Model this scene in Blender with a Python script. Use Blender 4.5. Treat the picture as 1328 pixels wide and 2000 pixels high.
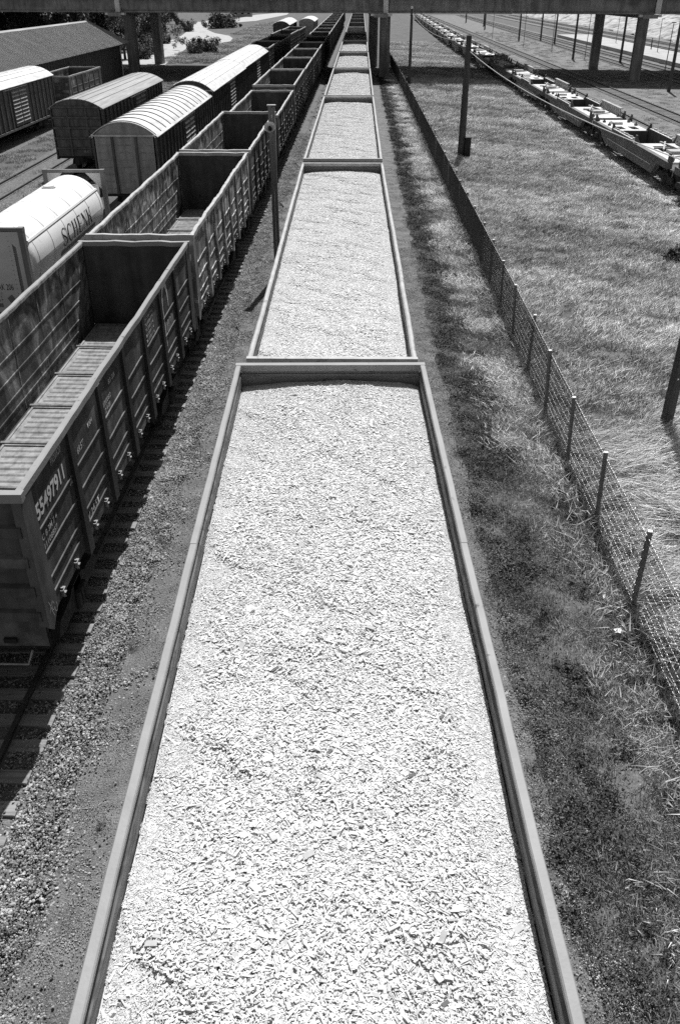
import bpy, math, random
import numpy as np
from mathutils import Vector, Matrix, Euler

R = math.radians
scene = bpy.context.scene
for o in list(bpy.data.objects):
    bpy.data.objects.remove(o)
random.seed(7)
rng = np.random.default_rng(11)

# ------------------------------------------------------------------ camera
CAM_Z = 10.2
cam_data = bpy.data.cameras.new('camera')
cam = bpy.data.objects.new('camera', cam_data)
scene.collection.objects.link(cam)
cam.location = (0, 0, CAM_Z)
cam.rotation_euler = (R(90 - 31.849), 0, R(1.062))
cam_data.sensor_fit = 'VERTICAL'
cam_data.sensor_height = 36.0
cam_data.lens = 29.7
cam_data.clip_start = 0.1
cam_data.clip_end = 3000
scene.camera = cam

# ------------------------------------------------------------------ sky and sun (black-and-white picture: neutral light)
SUN = Vector((0.115, 0.70, 1.0)).normalized()
SUN_EL = math.asin(SUN.z)
SUN_AZ = math.atan2(SUN.x, SUN.y)
world = bpy.data.worlds.new('World')
scene.world = world
world.use_nodes = True
wn = world.node_tree
wn.nodes.clear()
sky = wn.nodes.new('ShaderNodeTexSky')
sky.sky_type = 'NISHITA'
sky.sun_disc = False
sky.sun_elevation = SUN_EL
sky.sun_rotation = SUN_AZ
bw = wn.nodes.new('ShaderNodeRGBToBW')
bg = wn.nodes.new('ShaderNodeBackground')
bg.inputs['Strength'].default_value = 0.07
wo = wn.nodes.new('ShaderNodeOutputWorld')
wn.links.new(sky.outputs[0], bw.inputs[0])
wn.links.new(bw.outputs[0], bg.inputs['Color'])
wn.links.new(bg.outputs[0], wo.inputs[0])
sd = bpy.data.lights.new('sun', 'SUN')
sd.energy = 4.6
sd.angle = R(0.53)
sd.color = (1, 1, 1)
so = bpy.data.objects.new('sun', sd)
scene.collection.objects.link(so)
so.location = (20, 120, 170)
so.rotation_euler = (-SUN).to_track_quat('-Z', 'Y').to_euler()

vs = scene.view_settings
vs.view_transform = 'Standard'
vs.look = 'None'
vs.exposure = 0.3
vs.gamma = 1.0
vs.use_curve_mapping = False
scene.render.engine = 'CYCLES'
scene.cycles.max_bounces = 5
scene.cycles.diffuse_bounces = 3
scene.cycles.glossy_bounces = 2
scene.cycles.transparent_max_bounces = 4
scene.cycles.use_denoising = False

# ------------------------------------------------------------------ helpers
col = scene.collection

class MB:
    """collects shapes for one mesh object"""
    def __init__(s):
        s.v = []; s.f = []; s.m = []
    def add(s, vs_, fs, mi=0):
        b = len(s.v)
        s.v.extend([tuple(p) for p in vs_])
        s.f.extend([tuple(i + b for i in f) for f in fs])
        s.m.extend([mi] * len(fs))
        return s
    def box(s, x0, x1, y0, y1, z0, z1, mi=0):
        return s.add([(x0,y0,z0),(x1,y0,z0),(x1,y1,z0),(x0,y1,z0),(x0,y0,z1),(x1,y0,z1),(x1,y1,z1),(x0,y1,z1)],
              [(3,2,1,0),(4,5,6,7),(0,1,5,4),(1,2,6,5),(2,3,7,6),(3,0,4,7)], mi)
    def bar(s, p, q, w, h, mi=0, up=(0,0,1)):
        p = Vector(p); q = Vector(q); d = (q - p).normalized(); u = Vector(up)
        if abs(d.dot(u)) > 0.98: u = Vector((1, 0, 0))
        a = d.cross(u).normalized() * (w / 2); b = a.cross(d).normalized() * (h / 2)
        return s.add([p-a-b, p+a-b, p+a+b, p-a+b, q-a-b, q+a-b, q+a+b, q-a+b],
              [(3,2,1,0),(4,5,6,7),(0,1,5,4),(1,2,6,5),(2,3,7,6),(3,0,4,7)], mi)
    def tube(s, pts, r, n=6, mi=0, caps=True):
        pts = [Vector(p) for p in pts]; rings = []
        rr = r if isinstance(r, (list, tuple)) else [r] * len(pts)
        prev = None
        for i, p in enumerate(pts):
            d = (pts[min(i+1, len(pts)-1)] - pts[max(i-1, 0)]).normalized()
            if prev is None:
                u = Vector((0,0,1)) if abs(d.z) < 0.9 else Vector((1,0,0))
                a = d.cross(u).normalized()
            else:
                a = (prev - d * prev.dot(d)).normalized()
            prev = a; b = d.cross(a)
            rings.append([p + (a*math.cos(2*math.pi*k/n) + b*math.sin(2*math.pi*k/n)) * rr[i] for k in range(n)])
        fs = []
        for i in range(len(pts)-1):
            for k in range(n):
                k2 = (k+1) % n
                fs.append((i*n+k, i*n+k2, (i+1)*n+k2, (i+1)*n+k))
        if caps:
            fs.append(tuple(range(n))[::-1]); fs.append(tuple((len(pts)-1)*n+k for k in range(n)))
        return s.add([p for rg in rings for p in rg], fs, mi)
    def prism(s, poly, axis, c0, c1, mi=0):
        """poly: list of 2D points in the two other axes (in xyz order), extruded along axis"""
        def pt(a, b, c):
            return (c, a, b) if axis == 'x' else ((a, c, b) if axis == 'y' else (a, b, c))
        n = len(poly)
        vs_ = [pt(a, b, c0) for a, b in poly] + [pt(a, b, c1) for a, b in poly]
        fs = [tuple(range(n))[::-1], tuple(range(n, 2*n))] + [(i, (i+1) % n, n+(i+1) % n, n+i) for i in range(n)]
        return s.add(vs_, fs, mi)
    def grid(s, P, mi=0):
        """P[i][j] points -> quads"""
        ni = len(P); nj = len(P[0])
        return s.add([p for r_ in P for p in r_], [(i*nj+j, i*nj+j+1, (i+1)*nj+j+1, (i+1)*nj+j) for i in range(ni-1) for j in range(nj-1)], mi)
    def mesh(s, name, mats, smooth=False):
        me = bpy.data.meshes.new(name)
        me.from_pydata(s.v, [], s.f)
        for m_ in (mats if isinstance(mats, (list, tuple)) else [mats]):
            me.materials.append(m_)
        if len(s.f):
            me.polygons.foreach_set('material_index', s.m)
            if smooth: me.polygons.foreach_set('use_smooth', [True] * len(s.f))
        me.update()
        return me
    def build(s, name, mats, parent=None, smooth=False):
        return obj(name, s.mesh(name, mats, smooth), parent)

def obj(name, me, parent=None, loc=None, rotz=None):
    o = bpy.data.objects.new(name, me)
    col.objects.link(o)
    if parent is not None: o.parent = parent
    if loc is not None: o.location = loc
    if rotz is not None: o.rotation_euler = (0, 0, rotz)
    return o

def thing(name, label, cat, loc=(0,0,0), rotz=0.0, group=None):
    o = bpy.data.objects.new(name, None)
    o.empty_display_size = 0.3
    col.objects.link(o)
    o.location = loc; o.rotation_euler = (0, 0, rotz)
    return tag(o, label, cat, group)

def tag(o, label, cat, group=None, kind=None):
    if label: o['label'] = label
    if cat: o['category'] = cat
    if group: o['group'] = group
    if kind: o['kind'] = kind
    return o

def structure(o, label=None):
    o['kind'] = 'structure'
    if label: o['label'] = label
    return o

KIDS = {}
def copy_tree(o, parent=None):
    c = o.copy(); col.objects.link(c)
    if parent is not None: c.parent = parent
    for ch in KIDS.setdefault(o.name, list(o.children)):
        copy_tree(ch, c)
    return c

def nz(*a):
    """cheap smooth noise in -1..1"""
    x = sum(v * k for v, k in zip(a, (1.0, 1.618, 2.414)))
    return (math.sin(x*1.7+0.3) + math.sin(x*3.1+1.7*a[0]) * 0.6 + math.sin(x*5.9+2.3) * 0.4) / 2.0

ORD = ['nearest', 'second', 'third', 'fourth', 'fifth', 'sixth', 'seventh', 'eighth', 'ninth', 'tenth', 'eleventh', 'twelfth', 'thirteenth',
       'fourteenth', 'fifteenth', 'sixteenth', 'seventeenth', 'eighteenth', 'nineteenth', 'twentieth', 'twenty-first', 'twenty-second', 'twenty-third', 'twenty-fourth', 'twenty-fifth', 'twenty-sixth']

# ------------------------------------------------------------------ materials (greys only)
def material(name, stops, scale=4.0, stretch=(1,1,1), detail=6.0, dist=0.0, rough=0.8, rrange=0.0, bump=0.0, bscale=None, bdist=0.02, metallic=0.0,
             spots=None, world_space=False, attr=None, inst=None, second=None, spec=0.3):
    m = bpy.data.materials.new(name); m.use_nodes = True
    nt = m.node_tree; N = nt.nodes; L = nt.links
    b = N['Principled BSDF']
    tc = N.new('ShaderNodeTexCoord'); mp = N.new('ShaderNodeMapping')
    mp.inputs['Scale'].default_value = stretch
    if world_space:
        ge = N.new('ShaderNodeNewGeometry'); L.new(ge.outputs['Position'], mp.inputs['Vector'])
    else:
        L.new(tc.outputs['Object'], mp.inputs['Vector'])
        oi = N.new('ShaderNodeObjectInfo')
        mu = N.new('ShaderNodeMath'); mu.operation = 'MULTIPLY'; mu.inputs[1].default_value = 57.0
        L.new(oi.outputs['Random'], mu.inputs[0])
        cx = N.new('ShaderNodeCombineXYZ')
        for i in range(3): L.new(mu.outputs[0], cx.inputs[i])
        L.new(cx.outputs[0], mp.inputs['Location'])
    no = N.new('ShaderNodeTexNoise'); no.inputs['Scale'].default_value = scale; no.inputs['Detail'].default_value = detail
    no.inputs['Roughness'].default_value = 0.62; no.inputs['Distortion'].default_value = dist
    L.new(mp.outputs[0], no.inputs['Vector'])
    cr = N.new('ShaderNodeValToRGB'); L.new(no.outputs['Fac'], cr.inputs[0])
    el = cr.color_ramp.elements
    for i, (p, g) in enumerate(stops):
        e = el[i] if i < 2 else el.new(p)
        e.position = p; e.color = (g, g, g, 1)
    out = cr.outputs[0]
    def mult(a, bsock):
        mx = N.new('ShaderNodeMix'); mx.data_type = 'RGBA'; mx.blend_type = 'MULTIPLY'; mx.inputs['Factor'].default_value = 1.0
        L.new(a, mx.inputs[6]); L.new(bsock, mx.inputs[7]); return mx.outputs[2]
    def layer(spec_, mode):
        sc_, st_, stops_ = spec_
        mp2 = N.new('ShaderNodeMapping'); mp2.inputs['Scale'].default_value = st_
        L.new(mp.outputs[0], mp2.inputs['Vector'])
        n2 = N.new('ShaderNodeTexNoise'); n2.inputs['Scale'].default_value = sc_; n2.inputs['Detail'].default_value = 5.0; n2.inputs['Roughness'].default_value = 0.6
        L.new(mp2.outputs[0], n2.inputs['Vector'])
        c2 = N.new('ShaderNodeValToRGB'); L.new(n2.outputs['Fac'], c2.inputs[0])
        e2 = c2.color_ramp.elements
        for i, (p, g) in enumerate(stops_):
            e = e2[i] if i < 2 else e2.new(p)
            e.position = p; e.color = (g, g, g, 1)
        return c2.outputs[0]
    for sp in (spots or []):
        out = mult(out, layer(sp, 'm'))
    if second:       # (noise spec mask, colour): mix towards a second grey where the mask is white
        mk = layer(second[0], 'm')
        mx = N.new('ShaderNodeMix'); mx.data_type = 'RGBA'
        L.new(mk, mx.inputs['Factor']); L.new(out, mx.inputs[6]); mx.inputs[7].default_value = (second[1],)*3 + (1,)
        out = mx.outputs[2]
    if attr:
        at_ = N.new('ShaderNodeAttribute'); at_.attribute_name = attr
        out = mult(out, at_.outputs['Color'])
    if inst:
        a2 = N.new('ShaderNodeAttribute'); a2.attribute_type = 'INSTANCER'; a2.attribute_name = inst
        out = mult(out, a2.outputs['Color'])
    L.new(out, b.inputs['Base Color'])
    b.inputs['Roughness'].default_value = rough
    b.inputs['Metallic'].default_value = metallic
    b.inputs['Specular IOR Level'].default_value = spec
    if bump:
        nb = N.new('ShaderNodeTexNoise'); nb.inputs['Scale'].default_value = bscale or scale*3; nb.inputs['Detail'].default_value = 5.0
        L.new(mp.outputs[0], nb.inputs['Vector'])
        bm = N.new('ShaderNodeBump'); bm.inputs['Strength'].default_value = bump; bm.inputs['Distance'].default_value = bdist
        L.new(nb.outputs['Fac'], bm.inputs['Height']); L.new(bm.outputs[0], b.inputs['Normal'])
    return m

STREAK = (1.0, 1.0, 0.12)
M = {}
M['soil'] = material('soil', [(0.3,0.07),(0.7,0.15)], 0.35, world_space=True, detail=9, rough=0.95, bump=0.6, bscale=9, bdist=0.03,
                     spots=[(14.0,(1,1,1),[(0.3,0.55),(0.65,1.2)]),(70.0,(1,1,1),[(0.3,0.4),(0.68,1.7)])])
M['dirt'] = material('packed_dirt', [(0.3,0.09),(0.7,0.2)], 1.6, world_space=True, detail=12, rough=0.95, bump=1.0, bscale=34, bdist=0.03,
                     spots=[(55.0,(1,1,1),[(0.3,0.4),(0.7,1.5)]),(120.0,(1,1,1),[(0.4,0.6),(0.66,2.0)])])
M['ballast'] = material('ballast', [(0.3,0.05),(0.7,0.24)], 9.0, world_space=True, detail=8, rough=0.95, bump=0.9, bscale=17, bdist=0.05)
M['sidingsoil'] = material('siding_soil', [(0.3,0.07),(0.7,0.16)], 0.5, world_space=True, detail=12, rough=0.95, bump=0.7, bscale=30, bdist=0.04,
                     spots=[(9.0,(1,1,1),[(0.3,0.5),(0.7,1.3)]),(40.0,(1,1,1),[(0.3,0.6),(0.7,1.4)])])
M['ballastdark'] = material('dark_shaded_ballast', [(0.3,0.03),(0.7,0.13)], 6.0, world_space=True, detail=8, rough=0.95, bump=0.9, bscale=14, bdist=0.05)  # dark stone, with the shadow along the rails put into its colour
M['gravelsoil'] = material('gravel_soil', [(0.3,0.13),(0.7,0.27)], 0.5, world_space=True, detail=12, rough=0.95, bump=0.7, bscale=24, bdist=0.05,
                     spots=[(5.0,(1,1,1),[(0.3,0.6),(0.7,1.25)]),(26.0,(1,1,1),[(0.3,0.6),(0.7,1.35)])])
M['concrete_road'] = material('pale_road', [(0.3,0.36),(0.7,0.52)], 0.5, world_space=True, rough=0.9, spots=[(4.0,(1,1,1),[(0.3,0.85),(0.6,1.0)])])
M['stone'] = material('stone', [(0.3,0.2),(0.7,0.45)], 3.0, rough=0.9, attr='tone', inst='itone', bump=0.3, bscale=40)
M['whitestone'] = material('white_stone', [(0.3,0.5),(0.7,0.8)], 3.0, rough=0.9, attr='tone', inst='itone')
M['chip'] = material('wood_chip', [(0.3,0.65),(0.65,0.79)], 18.0, rough=0.85, attr='tone', inst='itone', spec=0.15)
M['chipbed'] = material('wood_chip_bed', [(0.3,0.42),(0.42,0.58),(0.6,0.7)], 45.0, rough=0.9, bump=0.6, bscale=45, bdist=0.02, spec=0.15)
M['grass'] = material('grass', [(0.3,0.47),(0.7,0.64)], 0.25, world_space=True, rough=0.7, attr='tone', inst='itone', spec=0.2)
M['weed'] = material('weed', [(0.3,0.07),(0.7,0.13)], 0.6, world_space=True, rough=0.7, attr='tone', inst='itone', spec=0.2)
M['leaf'] = material('leaf', [(0.3,0.07),(0.7,0.14)], 0.5, world_space=True, rough=0.65, attr='tone', spec=0.25)
M['bark'] = material('bark', [(0.3,0.05),(0.7,0.12)], 6.0, stretch=STREAK, rough=0.95, bump=0.6)
M['gondola'] = material('dark_wagon_paint', [(0.35,0.06),(0.7,0.115)], 2.2, dist=0.6, rough=0.62, bump=0.15, bscale=30,
                        spots=[(5.0,STREAK,[(0.35,0.65),(0.7,1.25)])], second=((1.1,(1,1,0.7),[(0.52,0.0),(0.68,0.8)]),0.24))
M['gondola_dark'] = material('black_paint_post_shade', [(0.35,0.028),(0.7,0.05)], 3.0, rough=0.55, bump=0.1, bscale=30, spots=[(5.0,STREAK,[(0.35,0.7),(0.7,1.2)])])  # black paint; on side posts it also paints in their shadow
M['gondola_faded'] = material('faded_wagon_paint', [(0.35,0.2),(0.7,0.4)], 1.6, dist=0.8, rough=0.7, bump=0.15, bscale=30,
                        spots=[(4.0,STREAK,[(0.35,0.5),(0.7,1.2)])], second=((1.4,(1,1,1),[(0.5,0.0),(0.62,0.9)]),0.75))
M['gondola_mid'] = material('brown_wagon_paint', [(0.35,0.08),(0.7,0.18)], 2.0, dist=0.6, rough=0.65, bump=0.15, bscale=30,
                        spots=[(4.0,STREAK,[(0.35,0.6),(0.7,1.2)])], second=((1.0,(1,1,0.6),[(0.56,0.0),(0.68,0.8)]),0.4))
M['rust_inside'] = material('rusty_inner_steel', [(0.36,0.035),(0.52,0.13),(0.66,0.36)], 1.1, dist=1.4, rough=0.75, bump=0.3, bscale=18,
                        spots=[(3.0,STREAK,[(0.3,0.45),(0.65,1.25)])])
M['endinside'] = material('dull_inner_end_steel', [(0.35,0.06),(0.7,0.11)], 1.6, dist=0.3, rough=0.75, bump=0.2, bscale=18,
                        spots=[(3.0,STREAK,[(0.3,0.55),(0.65,1.2)])])
M['rust_light'] = material('scuffed_inner_steel', [(0.38,0.05),(0.52,0.2),(0.66,0.55)], 1.6, dist=1.6, rough=0.7, bump=0.3, bscale=18,
                        spots=[(3.0,STREAK,[(0.3,0.35),(0.65,1.25)])])
M['wagonfloor'] = material('worn_floor_steel', [(0.3,0.2),(0.7,0.36)], 3.5, rough=0.8, bump=0.3, bscale=25, spots=[(9.0,(1,0.3,1),[(0.3,0.6),(0.6,1.1)])])
M['rim'] = material('pale_rim_steel', [(0.3,0.34),(0.7,0.5)], 3.0, rough=0.65, bump=0.15, bscale=30, spots=[(11.0,(1,0.4,1),[(0.28,0.5),(0.42,1.05)])])
M['rimgrey'] = material('grey_rim_steel', [(0.3,0.25),(0.7,0.31)], 2.5, rough=0.6, bump=0.15, bscale=26, spots=[(8.0,(1,0.35,1),[(0.27,0.45),(0.36,1.05)]),(2.2,(1,2.2,1),[(0.3,0.35),(0.335,1.0)])])
M['chipwall'] = material('stained_inner_wall', [(0.3,0.11),(0.48,0.17),(0.56,0.07),(0.68,0.2)], 1.1, stretch=(1.6,0.45,3.2), dist=2.2, rough=0.6, bump=0.1,
                         spots=[(18.0,(1,0.2,1),[(0.3,0.7),(0.6,1.1)])])
M['chipend'] = material('end_wall_paint', [(0.35,0.15),(0.7,0.21)], 2.0, rough=0.6, second=((3.2,(1,1,2.2),[(0.62,0.0),(0.66,0.9)]),0.035))
M['chipout'] = material('outer_wall_paint', [(0.35,0.13),(0.7,0.2)], 2.0, rough=0.6, spots=[(4.0,STREAK,[(0.35,0.7),(0.7,1.1)])])
M['rail'] = material('rail_steel', [(0.3,0.05),(0.7,0.11)], 5.0, rough=0.5, metallic=0.3)
M['timber'] = material('old_sleeper_timber', [(0.3,0.16),(0.7,0.38)], 4.0, stretch=(0.25,3.0,1.0), rough=0.9, bump=0.6, bscale=14)
M['concrete'] = material('concrete', [(0.3,0.24),(0.7,0.36)], 0.8, rough=0.9, bump=0.25, bscale=8, spots=[(2.5,STREAK,[(0.35,0.6),(0.65,1.1)])])
M['girder'] = material('stained_girder', [(0.3,0.18),(0.7,0.33)], 0.5, stretch=(0.4,1,1.4), rough=0.85, bump=0.2, bscale=6, spots=[(2.0,(2.5,1,0.2),[(0.35,0.6),(0.65,1.15)])])
M['palec'] = material('pale_concrete', [(0.3,0.6),(0.7,0.75)], 2.0, rough=0.9)
M['wood'] = material('weathered_pole_wood', [(0.3,0.05),(0.7,0.1)], 5.0, stretch=(3,3,0.1), rough=0.9, bump=0.5)
M['woodgrey'] = material('grey_post_wood', [(0.3,0.11),(0.7,0.22)], 5.0, stretch=(4,4,0.12), rough=0.9, bump=0.5)
M['wire'] = material('galvanised_wire', [(0.3,0.55),(0.7,0.8)], 9.0, rough=0.4, metallic=0.5)
M['meshwire'] = material('dull_mesh_wire', [(0.3,0.05),(0.7,0.09)], 9.0, rough=0.7)
M['fencepost'] = material('fence_post_paint', [(0.3,0.16),(0.7,0.24)], 5.0, rough=0.8)
M['white'] = material('white_paint', [(0.3,0.75),(0.7,0.85)], 3.0, rough=0.6)
M['dirtywhite'] = material('dirty_white_paint', [(0.3,0.5),(0.7,0.75)], 6.0, rough=0.7)
M['tank'] = material('white_tank_paint', [(0.3,0.78),(0.7,0.86)], 2.0, rough=0.4, spots=[(6.0,(1,1,0.25),[(0.25,0.8),(0.4,1.0)])])
M['tankgrey'] = material('grey_frame_paint', [(0.3,0.15),(0.7,0.21)], 3.0, rough=0.6, bump=0.1)
M['panel'] = material('grey_white_panel', [(0.3,0.55),(0.7,0.65)], 2.0, rough=0.6)
M['roofwhite'] = material('white_roof_sheet', [(0.3,0.55),(0.7,0.78)], 1.2, rough=0.55, spots=[(3.0,(1,0.3,1),[(0.3,0.7),(0.55,1.0)])])
M['roofgrey'] = material('grey_roof_sheet', [(0.3,0.26),(0.7,0.38)], 1.5, stretch=(2,0.25,1), rough=0.6, spots=[(5.0,(1,0.2,1),[(0.3,0.7),(0.6,1.1)])])
M['boxpaint'] = material('boxcar_paint', [(0.35,0.10),(0.7,0.16)], 2.0, rough=0.65, bump=0.1, spots=[(4.0,STREAK,[(0.35,0.6),(0.7,1.2)])])
M['boxlight'] = material('grey_boxcar_paint', [(0.35,0.34),(0.7,0.44)], 2.0, rough=0.65, bump=0.1, spots=[(4.0,STREAK,[(0.35,0.7),(0.7,1.1)])])
M['rubble'] = material('pale_rubble', [(0.35,0.12),(0.5,0.4),(0.65,0.6)], 0.5, world_space=True, detail=8, rough=0.95, bump=0.8, bscale=2.0, bdist=0.3)
M['boxdark'] = material('dark_boxcar_paint', [(0.35,0.07),(0.7,0.12)], 2.0, rough=0.65, bump=0.1, spots=[(4.0,STREAK,[(0.35,0.6),(0.7,1.2)])])
M['slat'] = material('pale_slat_paint', [(0.35,0.25),(0.7,0.5)], 3.0, rough=0.65)
M['shedroof'] = material('metal_shed_roof', [(0.3,0.26),(0.7,0.36)], 0.35, stretch=(1,2,1), rough=0.6, spots=[(2.0,(0.3,3,1),[(0.3,0.75),(0.65,1.1)])])
M['shedwall'] = material('dark_shed_boards', [(0.3,0.045),(0.7,0.085)], 2.0, stretch=(1,1,0.2), rough=0.85, second=((0.8,(1,1,1),[(0.68,0.0),(0.72,0.5)]),0.3))
M['black'] = material('black_paint', [(0.3,0.012),(0.7,0.025)], 3.0, rough=0.6)
M['under'] = material('grimy_running_gear', [(0.3,0.02),(0.7,0.05)], 4.0, rough=0.8)
M['welltop'] = material('pale_deck_paint', [(0.3,0.5),(0.7,0.78)], 2.5, rough=0.6, spots=[(7.0,(1,1,1),[(0.3,0.5),(0.5,1.0)])])
M['wellside'] = material('side_sill_paint', [(0.35,0.10),(0.7,0.16)], 2.0, rough=0.6, spots=[(4.0,STREAK,[(0.35,0.7),(0.7,1.2)])])
M['cloth'] = material('dark_cloth', [(0.3,0.05),(0.7,0.1)], 8.0, rough=0.9)
M['skin'] = material('skin', [(0.3,0.4),(0.7,0.45)], 8.0, rough=0.6)
M['paper'] = material('white_paper', [(0.3,0.65),(0.7,0.85)], 12.0, rough=0.9)
# ------------------------------------------------------------------ scatter: patches of small pieces instanced over points
def scatter(name, variants, pts, rot, scl, pick, itone, mat, kind='stuff', label=None, cat=None, group=None):
    V = []; F = []; tone = []; vid = []
    for k, (v, f, t) in enumerate(variants):
        b = len(V)
        V.extend(v); F.extend([tuple(i + b for i in q) for q in f]); tone.extend(t); vid.extend([k] * len(v))
    n0 = len(V); n = len(pts)
    V.extend([tuple(p) for p in pts]); vid.extend([-1] * n)
    me = bpy.data.meshes.new(name)
    me.from_pydata(V, [], F)
    me.materials.append(mat)
    a = me.attributes.new('vid', 'INT', 'POINT'); a.data.foreach_set('value', np.array(vid, dtype=np.int32))
    def fl(nm, vals):
        a = me.attributes.new(nm, 'FLOAT', 'POINT'); arr = np.zeros(n0 + n, dtype=np.float32); arr[n0:] = vals; a.data.foreach_set('value', arr)
    fl('scl', scl); fl('itone', itone)
    a = me.attributes.new('pick', 'INT', 'POINT'); arr = np.zeros(n0 + n, dtype=np.int32); arr[n0:] = pick; a.data.foreach_set('value', arr)
    a = me.attributes.new('rot', 'FLOAT_VECTOR', 'POINT'); arr = np.zeros((n0 + n, 3), dtype=np.float32); arr[n0:] = rot; a.data.foreach_set('vector', arr.ravel())
    a = me.attributes.new('tone', 'FLOAT', 'FACE'); a.data.foreach_set('value', np.array(tone, dtype=np.float32))
    o = obj(name, me)
    o['kind'] = kind
    tag(o, label, cat, group)
    g = bpy.data.node_groups.new('scatter_' + name, 'GeometryNodeTree')
    g.interface.new_socket('Geometry', in_out='INPUT', socket_type='NodeSocketGeometry')
    g.interface.new_socket('Geometry', in_out='OUTPUT', socket_type='NodeSocketGeometry')
    N = g.nodes; L = g.links
    gi = N.new('NodeGroupInput'); go = N.new('NodeGroupOutput')
    def named(nm, typ):
        q = N.new('GeometryNodeInputNamedAttribute'); q.data_type = typ; q.inputs['Name'].default_value = nm
        return [s for s in q.outputs if s.enabled and s.name == 'Attribute'][0]
    def eq(val):
        c = N.new('FunctionNodeCompare'); c.data_type = 'INT'; c.operation = 'EQUAL'
        ins = [s for s in c.inputs if s.enabled]
        L.new(named('vid', 'INT'), ins[0]); ins[1].default_value = val
        return c.outputs[0]
    def sep(val):
        s_ = N.new('GeometryNodeSeparateGeometry'); s_.domain = 'POINT'
        L.new(gi.outputs[0], s_.inputs['Geometry']); L.new(eq(val), s_.inputs['Selection'])
        return s_.outputs[0]
    g2 = N.new('GeometryNodeGeometryToInstance')
    for k in range(len(variants) - 1, -1, -1):
        L.new(sep(k), g2.inputs[0])
    ip = N.new('GeometryNodeInstanceOnPoints')
    L.new(sep(-1), ip.inputs['Points']); L.new(g2.outputs[0], ip.inputs['Instance'])
    ip.inputs['Pick Instance'].default_value = True
    L.new(named('pick', 'INT'), ip.inputs['Instance Index'])
    er = N.new('FunctionNodeEulerToRotation'); L.new(named('rot', 'FLOAT_VECTOR'), er.inputs[0]); L.new(er.outputs[0], ip.inputs['Rotation'])
    L.new(named('scl', 'FLOAT'), ip.inputs['Scale'])
    L.new(ip.outputs[0], go.inputs[0])
    md = o.modifiers.new('scatter', 'NODES'); md.node_group = g
    return o

def rand_rot(n, tilt=0.06, spread=math.pi):
    r = rng.normal(0, tilt, (n, 3)); r[:, 2] = rng.uniform(-spread, spread, n); return r

# little pieces ------------------------------------------------
def merge(*ps):
    V = []; F = []; T = []
    for v, f, t in ps:
        b = len(V); V += v; F += [tuple(i + b for i in q) for q in f]; T += t
    return V, F, T
def boxes_patch(n, rad, lmin, lmax, ratio, thick, ztop, tilt, tones, seed):
    g = np.random.default_rng(seed); V = []; F = []; T = []
    for i in range(n):
        r_ = rad * math.sqrt(g.random()); a = g.uniform(0, 2*math.pi)
        l = g.uniform(lmin, lmax) * (1.0 if g.random() > 0.06 else 1.7); w = l * g.uniform(*ratio); t = g.uniform(*thick)
        e = Euler((g.normal(0, tilt), g.normal(0, tilt), g.uniform(0, math.pi))).to_matrix()
        c = Vector((r_*math.cos(a), r_*math.sin(a), g.uniform(-0.01, ztop)))
        b = len(V); sk = g.uniform(0.55, 1.0); sk2 = g.uniform(0.6, 1.0)
        for (x, y, z) in ((-1,-1,-1),(1,-1,-1),(1,1,-1),(-1,1,-1),(-1,-sk,1),(sk2,-1,1),(1,sk,1),(-sk2,1,1)):
            V.append(tuple(c + e @ Vector((x*l/2, y*w/2, z*t/2))))
        fs = [(4,5,6,7),(0,1,5,4),(1,2,6,5),(2,3,7,6),(3,0,4,7)]
        F += [tuple(i_ + b for i_ in q) for q in fs]
        T += [tones(g)] * 5
    return V, F, T

ICO = None
def stones_patch(n, rad, smin, smax, seed, lo=0.35, hi=1.7):
    g = np.random.default_rng(seed); V = []; F = []; T = []
    base = [(0,0,1),(0.9,0,0.3),(0.28,0.85,0.35),(-0.72,0.53,0.3),(-0.72,-0.53,0.35),(0.28,-0.85,0.3),(0.72,0.53,-0.4),(-0.28,0.85,-0.4),(-0.9,0,-0.4),(-0.28,-0.85,-0.4),(0.72,-0.53,-0.4)]
    fs = [(0,1,2),(0,2,3),(0,3,4),(0,4,5),(0,5,1),(1,6,2),(2,6,7),(2,7,3),(3,7,8),(3,8,4),(4,8,9),(4,9,5),(5,9,10),(5,10,1),(1,10,6)]
    for i in range(n):
        r_ = rad * math.sqrt(g.random()); a = g.uniform(0, 2*math.pi); s = g.uniform(smin, smax)
        e = Euler((g.uniform(-.5,.5), g.uniform(-.5,.5), g.uniform(0, 6.28))).to_matrix()
        r_ = rad*min(1.3, abs(g.normal(0, .5))); c = Vector((r_*math.cos(a), r_*math.sin(a), s*0.2)); b = len(V)
        sx, sy, sz = s*g.uniform(.7,1.2), s*g.uniform(.6,1.0), s*g.uniform(.45,.8)
        for p in base:
            V.append(tuple(c + e @ Vector((p[0]*sx*g.uniform(.8,1.2), p[1]*sy*g.uniform(.8,1.2), p[2]*sz*g.uniform(.8,1.2)))))
        F += [tuple(i_ + b for i_ in q) for q in fs]
        t = g.uniform(lo, hi); T += [t] * len(fs)
    return V, F, T

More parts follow.
